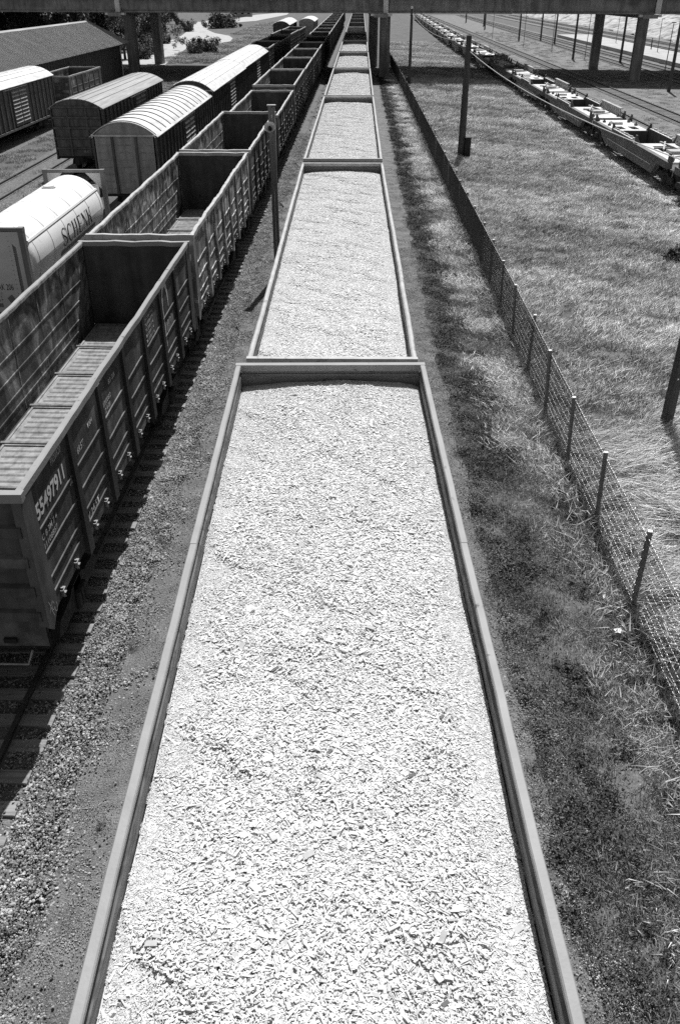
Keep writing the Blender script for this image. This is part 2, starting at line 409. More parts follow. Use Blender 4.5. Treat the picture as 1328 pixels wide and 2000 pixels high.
def grass_patch(n, rad, hmin, hmax, w, lean, leanvar, seed, lo=0.6, hi=1.25):
    g = np.random.default_rng(seed); V = []; F = []; T = []
    for i in range(n):
        r_ = rad * math.sqrt(g.random()); a = g.uniform(0, 2*math.pi)
        p = Vector((r_*math.cos(a), r_*math.sin(a), -0.02)); h = g.uniform(hmin, hmax)
        d = Vector((lean[0] + g.normal(0, leanvar), lean[1] + g.normal(0, leanvar), 0))
        f = g.uniform(0, math.pi); s = Vector((math.cos(f), math.sin(f), 0)) * (w * g.uniform(.6, 1.3) / 2)
        b = len(V)
        m_ = p + d*0.35*h + Vector((0,0,h*0.62)); t_ = p + d*h*1.1 + Vector((0,0,h*0.95))
        V += [tuple(p - s), tuple(p + s), tuple(m_ + s*0.8), tuple(m_ - s*0.8), tuple(t_)]
        F += [(b, b+1, b+2, b+3), (b+3, b+2, b+4)]
        t = g.uniform(lo, hi); T += [t, t*1.1]
    return V, F, T

def leaf_patch(n, rad, smin, smax, hmax, seed, lo=0.5, hi=1.4):
    g = np.random.default_rng(seed); V = []; F = []; T = []
    for i in range(n):
        r_ = rad * min(1.2, abs(g.normal(0, .5))); a = g.uniform(0, 2*math.pi)
        c = Vector((r_*math.cos(a), r_*math.sin(a), g.uniform(0.0, hmax) * (1 - 0.6*(r_/rad)**2))); s = g.uniform(smin, smax)
        e = Euler((g.normal(0, .6), g.normal(0, .6), g.uniform(0, 6.28))).to_matrix(); b = len(V)
        for q in ((-1, 0, 0), (0, -.45, .08), (1.1, 0, 0), (0, .45, .08)):
            V.append(tuple(c + e @ Vector((q[0]*s, q[1]*s, q[2]*s))))
        F.append((b, b+1, b+2, b+3)); T.append(g.uniform(lo, hi))
    return V, F, T

# ------------------------------------------------------------------ track centre lines (bends of the yard)
def chip_x(y):
    return float(np.interp(y, [-12, 2.7, 13, 34.5, 57.6, 79, 100, 150, 320], [0.25, -0.16, -0.40, -0.55, -0.54, -0.49, -0.44, -0.32, 0.15]))
def gond_x(y):
    return -6.17 + max(0.0, y - 40) * 0.003
def tank_x(y):
    return -11.45 - 0.006 * max(0.0, y - 45) + 0.02 * max(0.0, y - 125)
def well_x(y):
    return 19.2 + 0.016 * max(0.0, y - 190)

# ------------------------------------------------------------------ ground
mb = MB()
xs = np.concatenate([np.linspace(-900, -60, 6), np.linspace(-50, 70, 61), np.linspace(90, 900, 6)])
ys = np.concatenate([np.linspace(-60, 0, 5), np.linspace(3, 180, 75), np.linspace(200, 1400, 14)])
P = []
for x in xs:
    row = []
    for y in ys:
        z = 0.05 * nz(x*0.6, y*0.45) + 0.03 * nz(x*1.9, y*1.3)
        if -13.5 < x < 2.0: z = -0.03 + 0.2 * min(0.1, z)
        z -= 0.06
        row.append((float(x), float(y), float(z)))
    P.append(row)
mb.grid(P)
structure(mb.build('ground', M['soil'], smooth=True))

def sheet(name, m_, xf, y0, y1, z, step=3.0, edge=0.25, nx=3):
    """a strip lying on the ground, with slightly ragged edges; xf(y) -> (x0, x1)"""
    mb = MB(); P = []; ny = max(2, int((y1 - y0) / step))
    for i in range(ny + 1):
        y = y0 + (y1 - y0) * i / ny; a, b = xf(y)
        a += edge * nz(y*0.9, 1.3); b += edge * nz(y*0.8, 5.1)
        P.append([(a + (b - a) * k / nx, y, z + 0.012 * nz(y*1.7, k*2.1)) for k in range(nx + 1)])
    mb.grid(P)
    return structure(mb.build(name, m_, smooth=True))

sheet('dirt_path', M['dirt'], lambda y: (gond_x(y) + 2.1, chip_x(y) - 1.2), -5, 150, 0.0, 1.0, 0.22, 4)
sheet('gravel_verge', M['dirt'], lambda y: (chip_x(y) + 1.2, chip_x(y) + 3.15), -5, 150, 0.0, 0.7, 0.16, 4)
sheet('yard_gravel', M['gravelsoil'], lambda y: (well_x(y) + 2.6, 47.5), 30, 420, 0.03, 3.0, 0.3, 6)
sheet('far_gravel', M['gravelsoil'], lambda y: (55.5, 72.0), 60, 420, 0.02, 6.0, 0.3, 4)
sheet('siding_gravel', M['sidingsoil'], lambda y: (-29.5, -9.0), 20, 150, -0.02, 3.0, 0.3, 6)

# pale road curving under the bridge at the left
road = [(-33.4,139),(-29.7,146.6),(-31.9,168.5),(-34.4,199.5),(-36.4,217.3),(-32.9,207.1),(-29.9,205.2),(-28.2,213.2),(-29.3,226.4),(-31.7,238.6),(-37.2,252.2),(-42.7,273.9),
        (-47.5,320),(-42.8,326.1),(-36.3,346.5),(-31.0,425.1),(-32.9,479.1),(-44.3,424.9),(-46.6,363.1),(-53.1,351.6),(-55.5,335.7),(-48.8,284.4),(-43.5,238.5),(-41.7,211.0),(-40.9,182.6),(-42.6,165.8),(-43,140)]
mb = MB(); mb.prism(road, 'z', -0.2, 0.03)
structure(mb.build('road', M['concrete_road']))

# ------------------------------------------------------------------ tracks: ballast bed, rails, sleepers
def track(label, xf, y0, y1, near_to, step, bed=True, bedw=1.75, z=0.0, group=None, sink=0.0, bedm='ballast'):
    ny = int((y1 - y0) / step); ypts = [y0 + (y1 - y0) * i / ny for i in range(ny + 1)]
    if bed:
        mb = MB(); P = []
        for y in ypts:
            x = xf(y); w = bedw + 0.12 * nz(y*1.3, 2.0)
            P.append([(x - w - 0.35, y, z - 0.06), (x - w + 0.25, y, z + 0.035), (x, y, z + 0.045 + 0.01*nz(y*2)), (x + w - 0.25, y, z + 0.035), (x + w + 0.35, y, z - 0.06)])
        mb.grid(P); structure(mb.build('ballast_bed', M[bedm], smooth=True))
    t = thing('railway_track', label, 'railway track', (xf(y0), y0, z), group=group)
    ox, oy = xf(y0), y0
    for s in (-1, 1):
        mb = MB(); prof = [(-.07,.06),(.07,.06),(.02,.09),(.02,.165),(.036,.172),(.036,.2),(-.036,.2),(-.036,.172),(-.02,.165),(-.02,.09)]
        P = [[(xf(y) - ox + s*0.79 + a, y - oy, b) for (a, b) in prof + prof[:1]] for y in ypts]
        mb.grid(P); mb.build('rail', M['rail'], t)
    sm = MB(); sm.prism([(-1.35,-.1),(1.35,-.1),(1.35,.075),(1.31,.085),(-1.31,.085),(-1.35,.075)], 'y', -.125, .125)
    shared = sm.mesh('sleeper', M['timber'])
    y = y0 + 0.3
    while y < min(near_to, y1):
        o = obj('sleeper', shared, t, (xf(y) - ox + random.uniform(-.04,.04), y - oy, random.uniform(-.012,.012)), random.uniform(-.02,.02))
        y += 0.58 + random.uniform(-.02, .02)
    if y < y1:
        mb = MB()
        while y < y1:
            x = xf(y) - ox; mb.box(x-1.35, x+1.35, y-oy-.125, y-oy+.125, -.1, .08-sink); y += 0.58
        o = mb.build('sleeper_row', M['timber'], t); o['kind'] = 'stuff'
    return t

track('track under the wood chip wagons', chip_x, -10, 310, -11, 4.0)
track('track with tie ends showing beside the row of empty gondolas', gond_x, 2, 310, 62, 4.0, bedw=1.5)
track('track under the white tank container and covered wagons', tank_x, 15, 310, 14, 5.0)
track('track under the dark grey boxcar with the framed end', lambda y: -17.1, 38, 110, 37, 6.0)
track('bare siding rails left of the dark grey boxcar', lambda y: -20.65, 25, 100, 24, 6.0, sink=.05)
track('track beside the shed under the white-roofed boxcar', lambda y: -27.0, 40, 118, 39, 6.0)
track('empty track running past the white van-like wagons beyond the bridge', lambda y: -19.8 - 0.012*max(0, y-120) + 1.2*math.sin(y*0.02), 100, 330, 99, 4.0)
track('track under the empty container flat wagons', well_x, 40, 420, 70, 5.0, bedw=1.6)
track('empty track next to the container flats', lambda y: 24.0 + 0.004*(y-60), 45, 420, 130, 6.0, bedm='ballastdark', bedw=1.4)
track('empty track second to the right of the container flats', lambda y: 29.0, 60, 420, 130, 6.0, bedm='ballastdark', bedw=1.4)
track('far track nearest the platform poles', lambda y: 40.3 + 0.008*(y-110), 90, 420, 89, 8.0, bedm='ballastdark', bedw=1.2)
track('far track along the bright platform edge', lambda y: 44.6, 90, 420, 89, 8.0, bedm='ballastdark', bedw=1.2)
track('track behind the bright platform', lambda y: 59.5, 100, 420, 99, 8.0, bedm='ballastdark')
track('farthest track below the pale embankment', lambda y: 65.0, 120, 420, 119, 8.0, bedm='ballastdark')

# platform
mb = MB(); mb.prism([(47.6, 0), (55.4, 0), (55.4, .55), (55.5, .55), (55.5, .62), (47.5, .62), (47.5, .55), (47.6, .55)], 'y', 105, 233)
structure(mb.build('platform', M['concrete_road']))
# pale rubble embankment at the far right
mb = MB(); P = []
for i in range(15):
    x = 69 + i*2.2; P.append([(x + 1.5*nz(y*.05, 1.0), y, -.1 + min(6.0, max(0, i-1)*.62) + .5*nz(x*.3, y*.09) + .25*nz(x*.9, y*.31)*(i > 0)) for y in np.linspace(60, 460, 90)])
mb.grid(P); structure(mb.build('embankment', M['rubble']))
# ------------------------------------------------------------------ road bridge across the yard
BA = math.atan(-0.13)
bridge = thing('road_bridge', 'long road bridge on square concrete pillars crossing the yard', 'bridge', (0, 123.2, 0), BA)
SPANS = [(-96, -31.4), (-31.4, 3.5), (3.5, 36.2), (36.2, 96)]
for k, (a, b) in enumerate(SPANS):
    for j, yy in enumerate((0, 6, 12, 18, 24)):
        mb = MB()
        mb.prism([(yy-.1,7.42),(yy+.7,7.42),(yy+.7,7.60),(yy+.45,7.68),(yy+.45,8.9),(yy+.7,8.96),(yy+.7,9.05),(yy-.1,9.05),(yy-.1,8.96),(yy+.12,8.9),(yy+.12,7.68),(yy-.1,7.60)], 'x', a+.35, b-.35)
        mb.build('girder', M['girder'], bridge)
mb = MB(); mb.box(-96, 96, -.7, 25.4, 9.06, 9.4); mb.build('deck', M['concrete'], bridge)
for yy in (-.65, 25.1):
    mb = MB(); mb.box(-96, 96, yy, yy+.25, 9.403, 9.55)
    mb.build('kerb', M['concrete'], bridge)
for xx, xj, sk in ((-31.6, -31.4, .135), (3.0, 3.5, .2), (35.3, 36.2, .19)):
    mb = MB(); mb.box(xj-.3, xj+.3, -.32, .9, 7.45, 9.04); mb.build('joint_plate', M['palec'], bridge)
    mb = MB(); mb.add([(xx-.85+.15*(z0 > 7.2)*0-(y_-4)*sk*(y_ > 0), y_, z0) for y_, z0 in ((-1.2,7.0),(25.3,7.0),(25.3,7.415),(-1.2,7.415))] + [(xx+.85-(y_-4)*sk*(y_ > 0), y_, z0) for y_, z0 in ((-1.2,7.0),(25.3,7.0),(25.3,7.415),(-1.2,7.415))], [(3,2,1,0),(4,5,6,7),(0,1,5,4),(1,2,6,5),(2,3,7,6),(3,0,4,7)]); mb.build('cap_beam', M['concrete'], bridge)
    mb = MB(); mb.box(xx-1.3, xx+1.3, -1.0, -.34, 7.15, 7.4); mb.build('bearing_ledge', M['palec'], bridge)
    for yy in (4.0, 21.5):
        mb = MB(); w = 0.64; px_ = xx; xx = px_ - (yy-4.0)*sk
        mb.prism([(xx-w,yy-w+.08),(xx-w+.08,yy-w),(xx+w-.08,yy-w),(xx+w,yy-w+.08),(xx+w,yy+w-.08),(xx+w-.08,yy+w),(xx-w+.08,yy+w),(xx-w,yy+w-.08)], 'z', -.4, 6.99)
        mb.build('pillar', M['concrete'], bridge); xx = px_
# ------------------------------------------------------------------ running gear
def bogie_mesh(full=True):
    mb = MB()
    for s in (-1, 1):
        mb.prism([(-1.25,.38),(-1.05,.62),(-.45,.66),(-.3,.75),(.3,.75),(.45,.66),(1.05,.62),(1.25,.38),(.95,.30),(.4,.32),(.28,.2),(-.28,.2),(-.4,.32),(-.95,.30)], 'x', s*1.02-.08, s*1.02+.08)
        for dy in (-.14, .02, .18):      # spring nest
            mb.tube([(s*1.13, dy-.02, .24), (s*1.13, dy-.02, .6)], .07, 8)
    mb.box(-1.1, 1.1, -.2, .2, .5, .78)
    return mb.mesh('bogie', M['under'])
def wheelset_mesh():
    mb = MB()
    for s in (-1, 1):
        mb.tube([(s*.72,0,0),(s*.745,0,0),(s*.75,0,0),(s*.86,0,0)], [.50,.50,.475,.465], 18)
    mb.tube([(-1.05,0,0),(1.05,0,0)], .08, 8)
    return mb.mesh('wheelset', M['under'])
BOGIE = bogie_mesh(); WHEELS = wheelset_mesh()
def bogies(t, ys, full=True):
    for y in ys:
        b = obj('bogie', BOGIE, t, (0, y, 0))
        if full:
            for dy in (-.925, .925):
                obj('wheelset', WHEELS, b, (0, dy, .475))

def coupler_mesh():
    mb = MB(); mb.box(-.12,.12,-.55,0,.75,1.0); mb.prism([(-.2,-.95),(.05,-.95),(.05,-.75),(.2,-.7),(.2,-.55),(-.2,-.55)], 'z', .68, 1.05)
    return mb.mesh('coupler', M['under'])
COUPLER = coupler_mesh()

# ------------------------------------------------------------------ lettering
def text_mesh(name, body, size, mat, italic=0.0, bold=0.0):
    cu = bpy.data.curves.new(name, 'FONT'); cu.body = body; cu.size = size; cu.shear = italic; cu.offset = bold
    cu.resolution_u = 3
    o = bpy.data.objects.new(name, cu); col.objects.link(o)
    dg = bpy.context.evaluated_depsgraph_get()
    me = bpy.data.meshes.new_from_object(o.evaluated_get(dg))
    bpy.data.objects.remove(o); bpy.data.curves.remove(cu)
    me.materials.clear(); me.materials.append(mat)
    return me
def fit(me, u0, u1, v0, v1, f):
    """stretch the text into u0..u1 x v0..v1 and place it with f(u, v)"""
    co = np.array([v.co[:] for v in me.vertices])
    mn = co.min(0); mx = co.max(0)
    for v, c in zip(me.vertices, co):
        u = u0 + (u1-u0) * (c[0]-mn[0]) / max(1e-6, mx[0]-mn[0]); w = v0 + (v1-v0) * (c[1]-mn[1]) / max(1e-6, mx[1]-mn[1])
        v.co = f(u, w)
    me.update()
    return me
def stroke(mb, pts, w, f, mi=0):
    """flat painted stroke along uv points, laid on a surface with f(u, v)"""
    pts = [Vector(p) for p in pts]
    ww = w if isinstance(w, (list, tuple)) else [w]*len(pts); Pq = []
    for i, p in enumerate(pts):
        d = (pts[min(i+1, len(pts)-1)] - pts[max(i-1, 0)]).normalized(); n_ = Vector((-d.y, d.x)) * (ww[i]/2)
        Pq.append([f(*(p - n_)), f(*(p + n_))])
    mb.grid(Pq, mi)
def arc(cx, cy, rx, ry, a0, a1, n=10):
    return [(cx + rx*math.cos(R(a0 + (a1-a0)*i/n)), cy + ry*math.sin(R(a0 + (a1-a0)*i/n))) for i in range(n+1)]

# ------------------------------------------------------------------ open gondola wagons
HW = 1.53        # half width over the walls
def gondola(name, label, L, rim, mats, seed, loc, rotz=0.0, detail=2, group=None):
    """local frame: rail top at z = 0, length along y; rim = height of the top rail"""
    out_m, in_m, rim_m = mats
    t = thing(name, label, 'wagon', loc, rotz, group)
    h = L/2; zb = 1.85; ridges = [rim-.9, rim-1.36, rim-1.8, rim-2.07]
    ny = 68 if detail == 2 else 12
    prof = [(0.0, zb-.24)]
    for zr in sorted(ridges):
        prof += [(0, zr-.05), (.018, zr-.022), (.018, zr), (0, zr+.01)]
    prof += [(0, rim-.06)]
    amp = (.009 if seed == 1 else .022) if detail == 2 else .02
    def dent(y, z, s):
        return (amp * nz(y*.6+seed, z*.5, s*3.0) + .6*amp*nz(y*1.4+seed, z*.9)) * min(1, (h-abs(y))*1.5) * max(0.0, min(1, (z-zb)*1.2))
    def rimz(y, s): return ((.004 if seed == 1 else .016)*nz(y*.45+seed*2, s*4.0) + .004*nz(y*2+seed)) * min(1, (h-abs(y))*1.2)
    for s in (-1, 1):
        mb = MB(); P = []; Q = []
        for i in range(ny+1):
            y = -h + .04 + (L-.08)*i/ny
            P.append([(s*(HW-.05 + a) + dent(y, z, s), y, z) for a, z in prof])
            Q.append([(s*(HW-.075 - a*.8) + dent(y, z, s), y, z) for a, z in prof])
        mb.grid(P, 0); mb.grid(Q, 1)
        mb.build('side_wall', [out_m, in_m], t)
        # top rail, slightly bent and bruised
        mb = MB(); n2 = ny*2 if detail == 2 else ny
        Pr = []
        for i in range(n2+1):
            y = -h + L*i/n2; dz = rimz(y, s); dx = dent(y, rim-.1, s); w = (.03*max(0, nz(y*1.3+seed*3, s))**1.5 + .008*nz(y*7+seed, s)) * (1.0 if s < 0 or seed == 2 else .3) if detail == 2 else 0
            o_ = s*(HW-.012) + dx; n_ = s*(HW-.125-w) + dx
            Pr.append([(o_, y, rim-.13+dz), (o_, y, rim-.015+dz), (o_-s*.02, y, rim+dz), (n_+s*.015, y, rim+dz-.005), (n_, y, rim-.03+dz), (n_, y, rim-.1+dz), (o_, y, rim-.13+dz)])
        mb.grid(Pr)
        k = len(Pr[0]); mb.add(Pr[0][:-1], [tuple(range(k-1))]); mb.add(Pr[-1][:-1], [tuple(range(k-1))])
        mb.build('top_rail', rim_m, t)
        # side posts
        for yp in (-4.62, -2.77, -.92, .92, 2.77, 4.62):
            mb = MB(); x0 = s*(HW-.048); w = .115
            mb.add([(x0, yp-w, rim-.13), (x0, yp+w, rim-.13), (x0+s*.035, yp+w*.7, rim-.14), (x0+s*.035, yp-w*.7, rim-.14),
                    (x0, yp-w-.02, 1.5), (x0, yp+w+.02, 1.5), (x0+s*.075, yp+w+.01, 1.47), (x0+s*.075, yp-w-.01, 1.47)],
                   [(0,1,2,3),(4,5,6,7),(3,2,6,7),(0,3,7,4),(1,2,6,5),(0,1,5,4)])
            mb.build('side_post', M['gondola_dark'] if seed < 30 and seed != 2 else out_m, t)  # dark posts, wide and black to stand in for their shadow band
            if detail == 2:
                mb = MB(); xi = s*(HW-.076); mb.box(min(xi, xi-s*.005), max(xi, xi-s*.005), yp-.025, yp+.025, 1.66, rim-.11); mb.build('inner_strip', in_m, t)
        if detail == 2:
            # hatch latches along the lower edge
            for yp in (-5.7, -3.7, -1.85, 0, 1.85, 3.7, 5.7):
                x = s*(HW-.046)
                for dy in (-.45, .33):
                    mb = MB(); q = yp+dy
                    mb.prism([(q,1.80),(q+.03,1.80),(q+.025,1.68),(q+.075,1.6),(q+.055,1.58),(q-.01,1.66)], 'x', x, x+s*.04)
                    mb.box(min(x,x+s*.05), max(x,x+s*.05), q-.04, q+.1, 1.755, 1.768)
                    mb.box(min(x,x+s*.055), max(x,x+s*.055), q+.04, q+.11, 1.665, 1.678)
                    mb.build('hatch_latch', M['rimgrey'], t)
    # corner plates
    for s in (-1, 1):
        for e in (-1, 1):
            mb = MB(); x = s*(HW-.045); ye = e*(h+.015)
            poly = [(ye, rim-.12), (ye-e*.42, rim-.12), (ye-e*.47, 2.1), (ye-e*.5, 1.75), (ye-e*.16, 1.45), (ye, 1.6)]
            mb.prism(poly, 'x', x, x+s*.03)
            mb.box(min(s*(HW-.16), x), max(s*(HW-.16), x), min(ye, ye-e*.02), max(ye, ye-e*.02), 1.62, rim-.12)
            mb.build('corner_plate', M['boxpaint'] if seed == 1 else out_m, t)
    # end walls with box beams
    for e in (-1, 1):
        mb = MB(); ye = e*(h-.03); nx = 10; P = []; Q = []
        for i in range(nx+1):
            x = -HW+.1 + (2*HW-.2)*i/nx
            d = [.03*nz(x*2+seed, z*1.7, e) for z in (1.2, 1.9, 2.6, 3.3, rim-.05)]
            P.append([(x, ye + dd*.5, z) for dd, z in zip(d, (1.2, 1.9, 2.6, 3.3, rim-.05))])
            Q.append([(x, ye - e*.03 + dd*.5, z) for dd, z in zip(d, (1.2, 1.9, 2.6, 3.3, rim-.05))])
        mb.grid(P, 0); mb.grid(Q, 1)
        ew = mb.build('end_wall', [out_m, M['endinside']], t)
        for zc in (rim-.62, rim-1.15, rim-1.68, rim-2.15):
            mb = MB(); mb.prism([(ye+e*.0, zc-.16), (ye+e*.07, zc-.1), (ye+e*.07, zc+.06), (ye, zc+.1)], 'x', -HW+.1, HW-.1); mb.build('end_beam', out_m, ew)
        mb = MB(); P = []
        for i in range(13):
            x = -HW-.02 + (2*HW+.04)*i/12; dz = .02*nz(x*3+seed, e)*min(1, (HW-abs(x))*3 if abs(x) < HW else 0)
            y0 = e*(h+.03); y1 = e*(h-.1)
            P.append([(x, y0, rim-.14+dz), (x, y0, rim+.004+dz), (x, y1, rim+.004+dz), (x, y1, rim-.12+dz), (x, y0, rim-.14+dz)])
        mb.grid(P); mb.add(P[0][:-1], [(0,1,2,3)]); mb.add(P[-1][:-1], [(0,1,2,3)])
        mb.build('end_rail', rim_m, t)
        if detail == 2:
            mb = MB(); mb.tube([(-.95, ye+e*.12, 1.22), (-.95, ye+e*.2, 1.02), (-.2, ye+e*.2, 1.02), (-.15, ye+e*.12, 1.22)], .018, 6)
            mb.tube([(.35, ye+e*.1, 1.22), (.4, ye+e*.2, 1.0), (1.12, ye+e*.2, 1.0), (1.2, ye+e*.12, 1.22)], .018, 6)
            mb.build('step', M['slat'], t)
            mb = MB(); mb.box(.75,.95, min(ye, ye+e*.06), max(ye, ye+e*.06), 1.3, 1.38); mb.box(-.4,-.3, min(ye, ye+e*.06), max(ye, ye+e*.06), 1.5, 1.62); mb.build('bracket', M['black'], t)
    # floor
    mb = MB(); mb.box(-HW+.12, HW-.12, -h+.05, h-.05, 1.5, 1.66); mb.box(-.25, .25, -h, h, 1.0, 1.5); mb.box(-1.25, 1.25, -h+.2, -h+.5, 1.1, 1.5); mb.box(-1.25, 1.25, h-.5, h-.2, 1.1, 1.5)
    mb.build('underframe', [M['under']], t)
    if detail == 2:
        n = 7; pitch = (L-.5)/n
        hm = MB(); a = 1.26; b = pitch/2-.07
        hm.box(-a/2, a/2, -b, b, 0, .03)
        for k in range(6):
            yy = -b + .24 + (2*b-.48)*k/5
            hm.prism([(yy-.07,.031),(yy-.03,.055),(yy+.03,.055),(yy+.07,.031)], 'x', -a/2+.16, a/2-.13)
        hm.box(-a/2+.05, a/2-.05, -b, -b+.05, .031, .06); hm.box(-a/2+.05, a/2-.05, b-.05, b, .031, .06)
        hm.box(-a/2, -a/2+.05, -b, b, .031, .055); hm.box(a/2-.05, a/2, -b, b, .031, .055)
        HATCH = hm.mesh('floor_hatch', M['wagonfloor'])
        bm_ = MB(); bm_.tube([(-1.36,-.02,.01),(1.36,-.02,.01)], .06, 8); bm_.box(-1.36,1.36,.05,.075,-.04,.0); BAR = bm_.mesh('floor_bar', M['wagonfloor'])
        for k in range(n):
            yc = -h+.25 + pitch*(k+.5)
            for s in (-1, 1):
                o = obj('floor_hatch', HATCH, t, (s*.68, yc, 1.664)); o.rotation_euler = (random.uniform(-.006,.006), random.uniform(-.02,.02), 0)
            if k: obj('floor_bar', BAR, t, (0, yc-pitch/2, 1.70))
        mb = MB(); mb.prism([(-.1,1.662),(-.04,1.76),(.04,1.76),(.1,1.662)], 'y', -h+.1, h-.1); mb.build('centre_ridge', M['wagonfloor'], t)
    else:
        mb = MB(); mb.box(-HW+.12, HW-.12, -h+.06, h-.06, 1.662, 1.7); mb.build('floor', M['wagonfloor'] if seed % 2 else in_m, t)
    bogies(t, (-h+2.4, h-2.4), detail == 2)
    for e in (-1, 1): obj('coupler', COUPLER, t, (0, e*h, 0), 0 if e < 0 else math.pi)
    return t

RAILZ = 0.2
GR = 'empty open gondolas in the long row left of the wood chip train'
def place_g(yc): return (gond_x(yc), yc, RAILZ)
near = [(10.05, 23.85, 4.0, ('gondola','rust_inside','rimgrey'), 'nearest empty dark gondola with white number 55497911 on its side'),
        (24.55, 38.7, 4.0, ('gondola_faded','rust_light','rim'), 'second empty gondola with pale faded side panels, right behind the numbered one'),
        (39.35, 52.7, 4.0, ('gondola_mid','rust_light','rim'), 'third empty gondola with a dented pale rim beside the loudspeaker post'),
        (53.5, 67.4, 3.72, ('gondola_mid','rust_inside','rim'), 'fourth empty gondola, lower rim than its neighbours, behind the loudspeaker post')]
G = []
for k, (a, b, rim, ms, lab) in enumerate(near):
    g = gondola('gondola_wagon', lab, b-a, rim, [M[q] for q in ms], k + 1, place_g((a+b)/2), 0, 2, GR)
    G.append(g)
protoA = None; y = 68.1; k = 4; far_mats = [('gondola_mid','rust_inside','rim'), ('gondola','rust_inside','rim')]
protos = []
for j in range(2):
    protos.append(gondola('gondola_wagon', 'x', 13.6, 4.0, [M[q] for q in far_mats[j]], 11 + j, (0,0,0), 0, 1, GR))
while k < 20:
    src = protos[k % 2]
    o = src if k in (4, 5) else copy_tree(src)
    yc = y + 6.8; o.location = place_g(yc)
    where = ' in front of the bridge' if yc < 112 else (' under the bridge' if yc < 150 else ' beyond the bridge')
    o['label'] = ORD[k] + ' empty gondola from the camera in the long row,' + where
    y += 14.4; k += 1

# lettering on the nearest gondola's right side
g1 = G[0]; LX = HW + .004; yc1 = 16.95
WALLX = HW - .05
def onwall(u, v):    # u: world y, v: world z on the right wall
    z = v - RAILZ; yl = u - yc1
    d = .009*(nz(yl*.6+1, z*.5, 3.0) + .6*nz(yl*1.4+1, z*.9)) * min(1, (6.9-abs(yl))*1.5) * max(0.0, min(1, (z-1.85)*1.2))
    return (WALLX + d + .007, yl, z)
def wall_text(body, y0, y1, z0, z1, mat='white'):
    me = text_mesh('lettering', body, .3, M[mat], bold=.009 if mat == 'white' else .004); fit(me, y0, y1, z0, z1, onwall); return obj('lettering', me, g1)
wall_text('55497911', 10.52, 11.86, 3.43, 3.71)
wall_text('PX20/R20', 11.40, 11.90, 3.90, 4.02, 'dirtywhite')
wall_text('22', 12.02, 12.16, 3.18, 3.32, 'dirtywhite')
wall_text('C B 3M 7 4', 10.55, 11.25, 3.06, 3.17, 'dirtywhite')
wall_text('OP', 10.95, 11.12, 3.19, 3.27, 'dirtywhite')
wall_text('11108857', 10.58, 11.2, 2.9, 3.0, 'dirtywhite')
wall_text('69.5T', 12.62, 13.0, 3.45, 3.58, 'dirtywhite')
wall_text('T004', 13.3, 13.62, 3.6, 3.7, 'dirtywhite')
wall_text('W 24.5T', 12.45, 13.3, 2.14, 2.28, 'dirtywhite')
wall_text('27/0082', 14.35, 14.95, 3.5, 3.6, 'dirtywhite')
wall_text('2 4 08', 14.45, 14.85, 3.36, 3.46, 'dirtywhite')
wall_text('83 2B', 14.9, 15.35, 3.75, 3.85, 'dirtywhite')
for k in range(6): wall_text('TK 2008 11 4', 18.1, 18.9, 3.85-.12*k, 3.93-.12*k, 'dirtywhite')
mb = MB()
stroke(mb, arc(20.35, 3.5, .32, .55, 190, -10, 12), [.03,.06,.09,.12,.14,.15,.16,.15,.14,.12,.1,.08,.05], onwall)
stroke(mb, [(20.05,3.45),(20.08,3.1),(20.1,2.75),(20.12,2.55)], [.05,.09,.08,.05], onwall)
for k in range(7): stroke(mb, arc(20.3+.11*k, 2.95+.03*(k % 2), .05, .16, 200-20*k, -60, 6), .035, onwall)
mb.build('graffiti', M['dirtywhite'], g1)
def onplate(u, v): return (HW + .0, u - yc1, v - RAILZ)
mb = MB()
stroke(mb, arc(10.32, 2.02, .05, .07, 0, 320, 9), .009, lambda u, v: (HW-.01, u-yc1, v-RAILZ))
stroke(mb, [(10.18,2.2),(10.23,2.08),(10.26,1.95),(10.3,1.85)], .009, lambda u, v: (HW-.01, u-yc1, v-RAILZ))
stroke(mb, [(10.16,2.0),(10.24,2.08),(10.33,2.13)], .009, lambda u, v: (HW-.01, u-yc1, v-RAILZ))
stroke(mb, arc(10.42, 1.93, .05, .08, 60, -200, 9), .009, lambda u, v: (HW-.01, u-yc1, v-RAILZ))
mb.build('chalk_mark', M['dirtywhite'], g1)

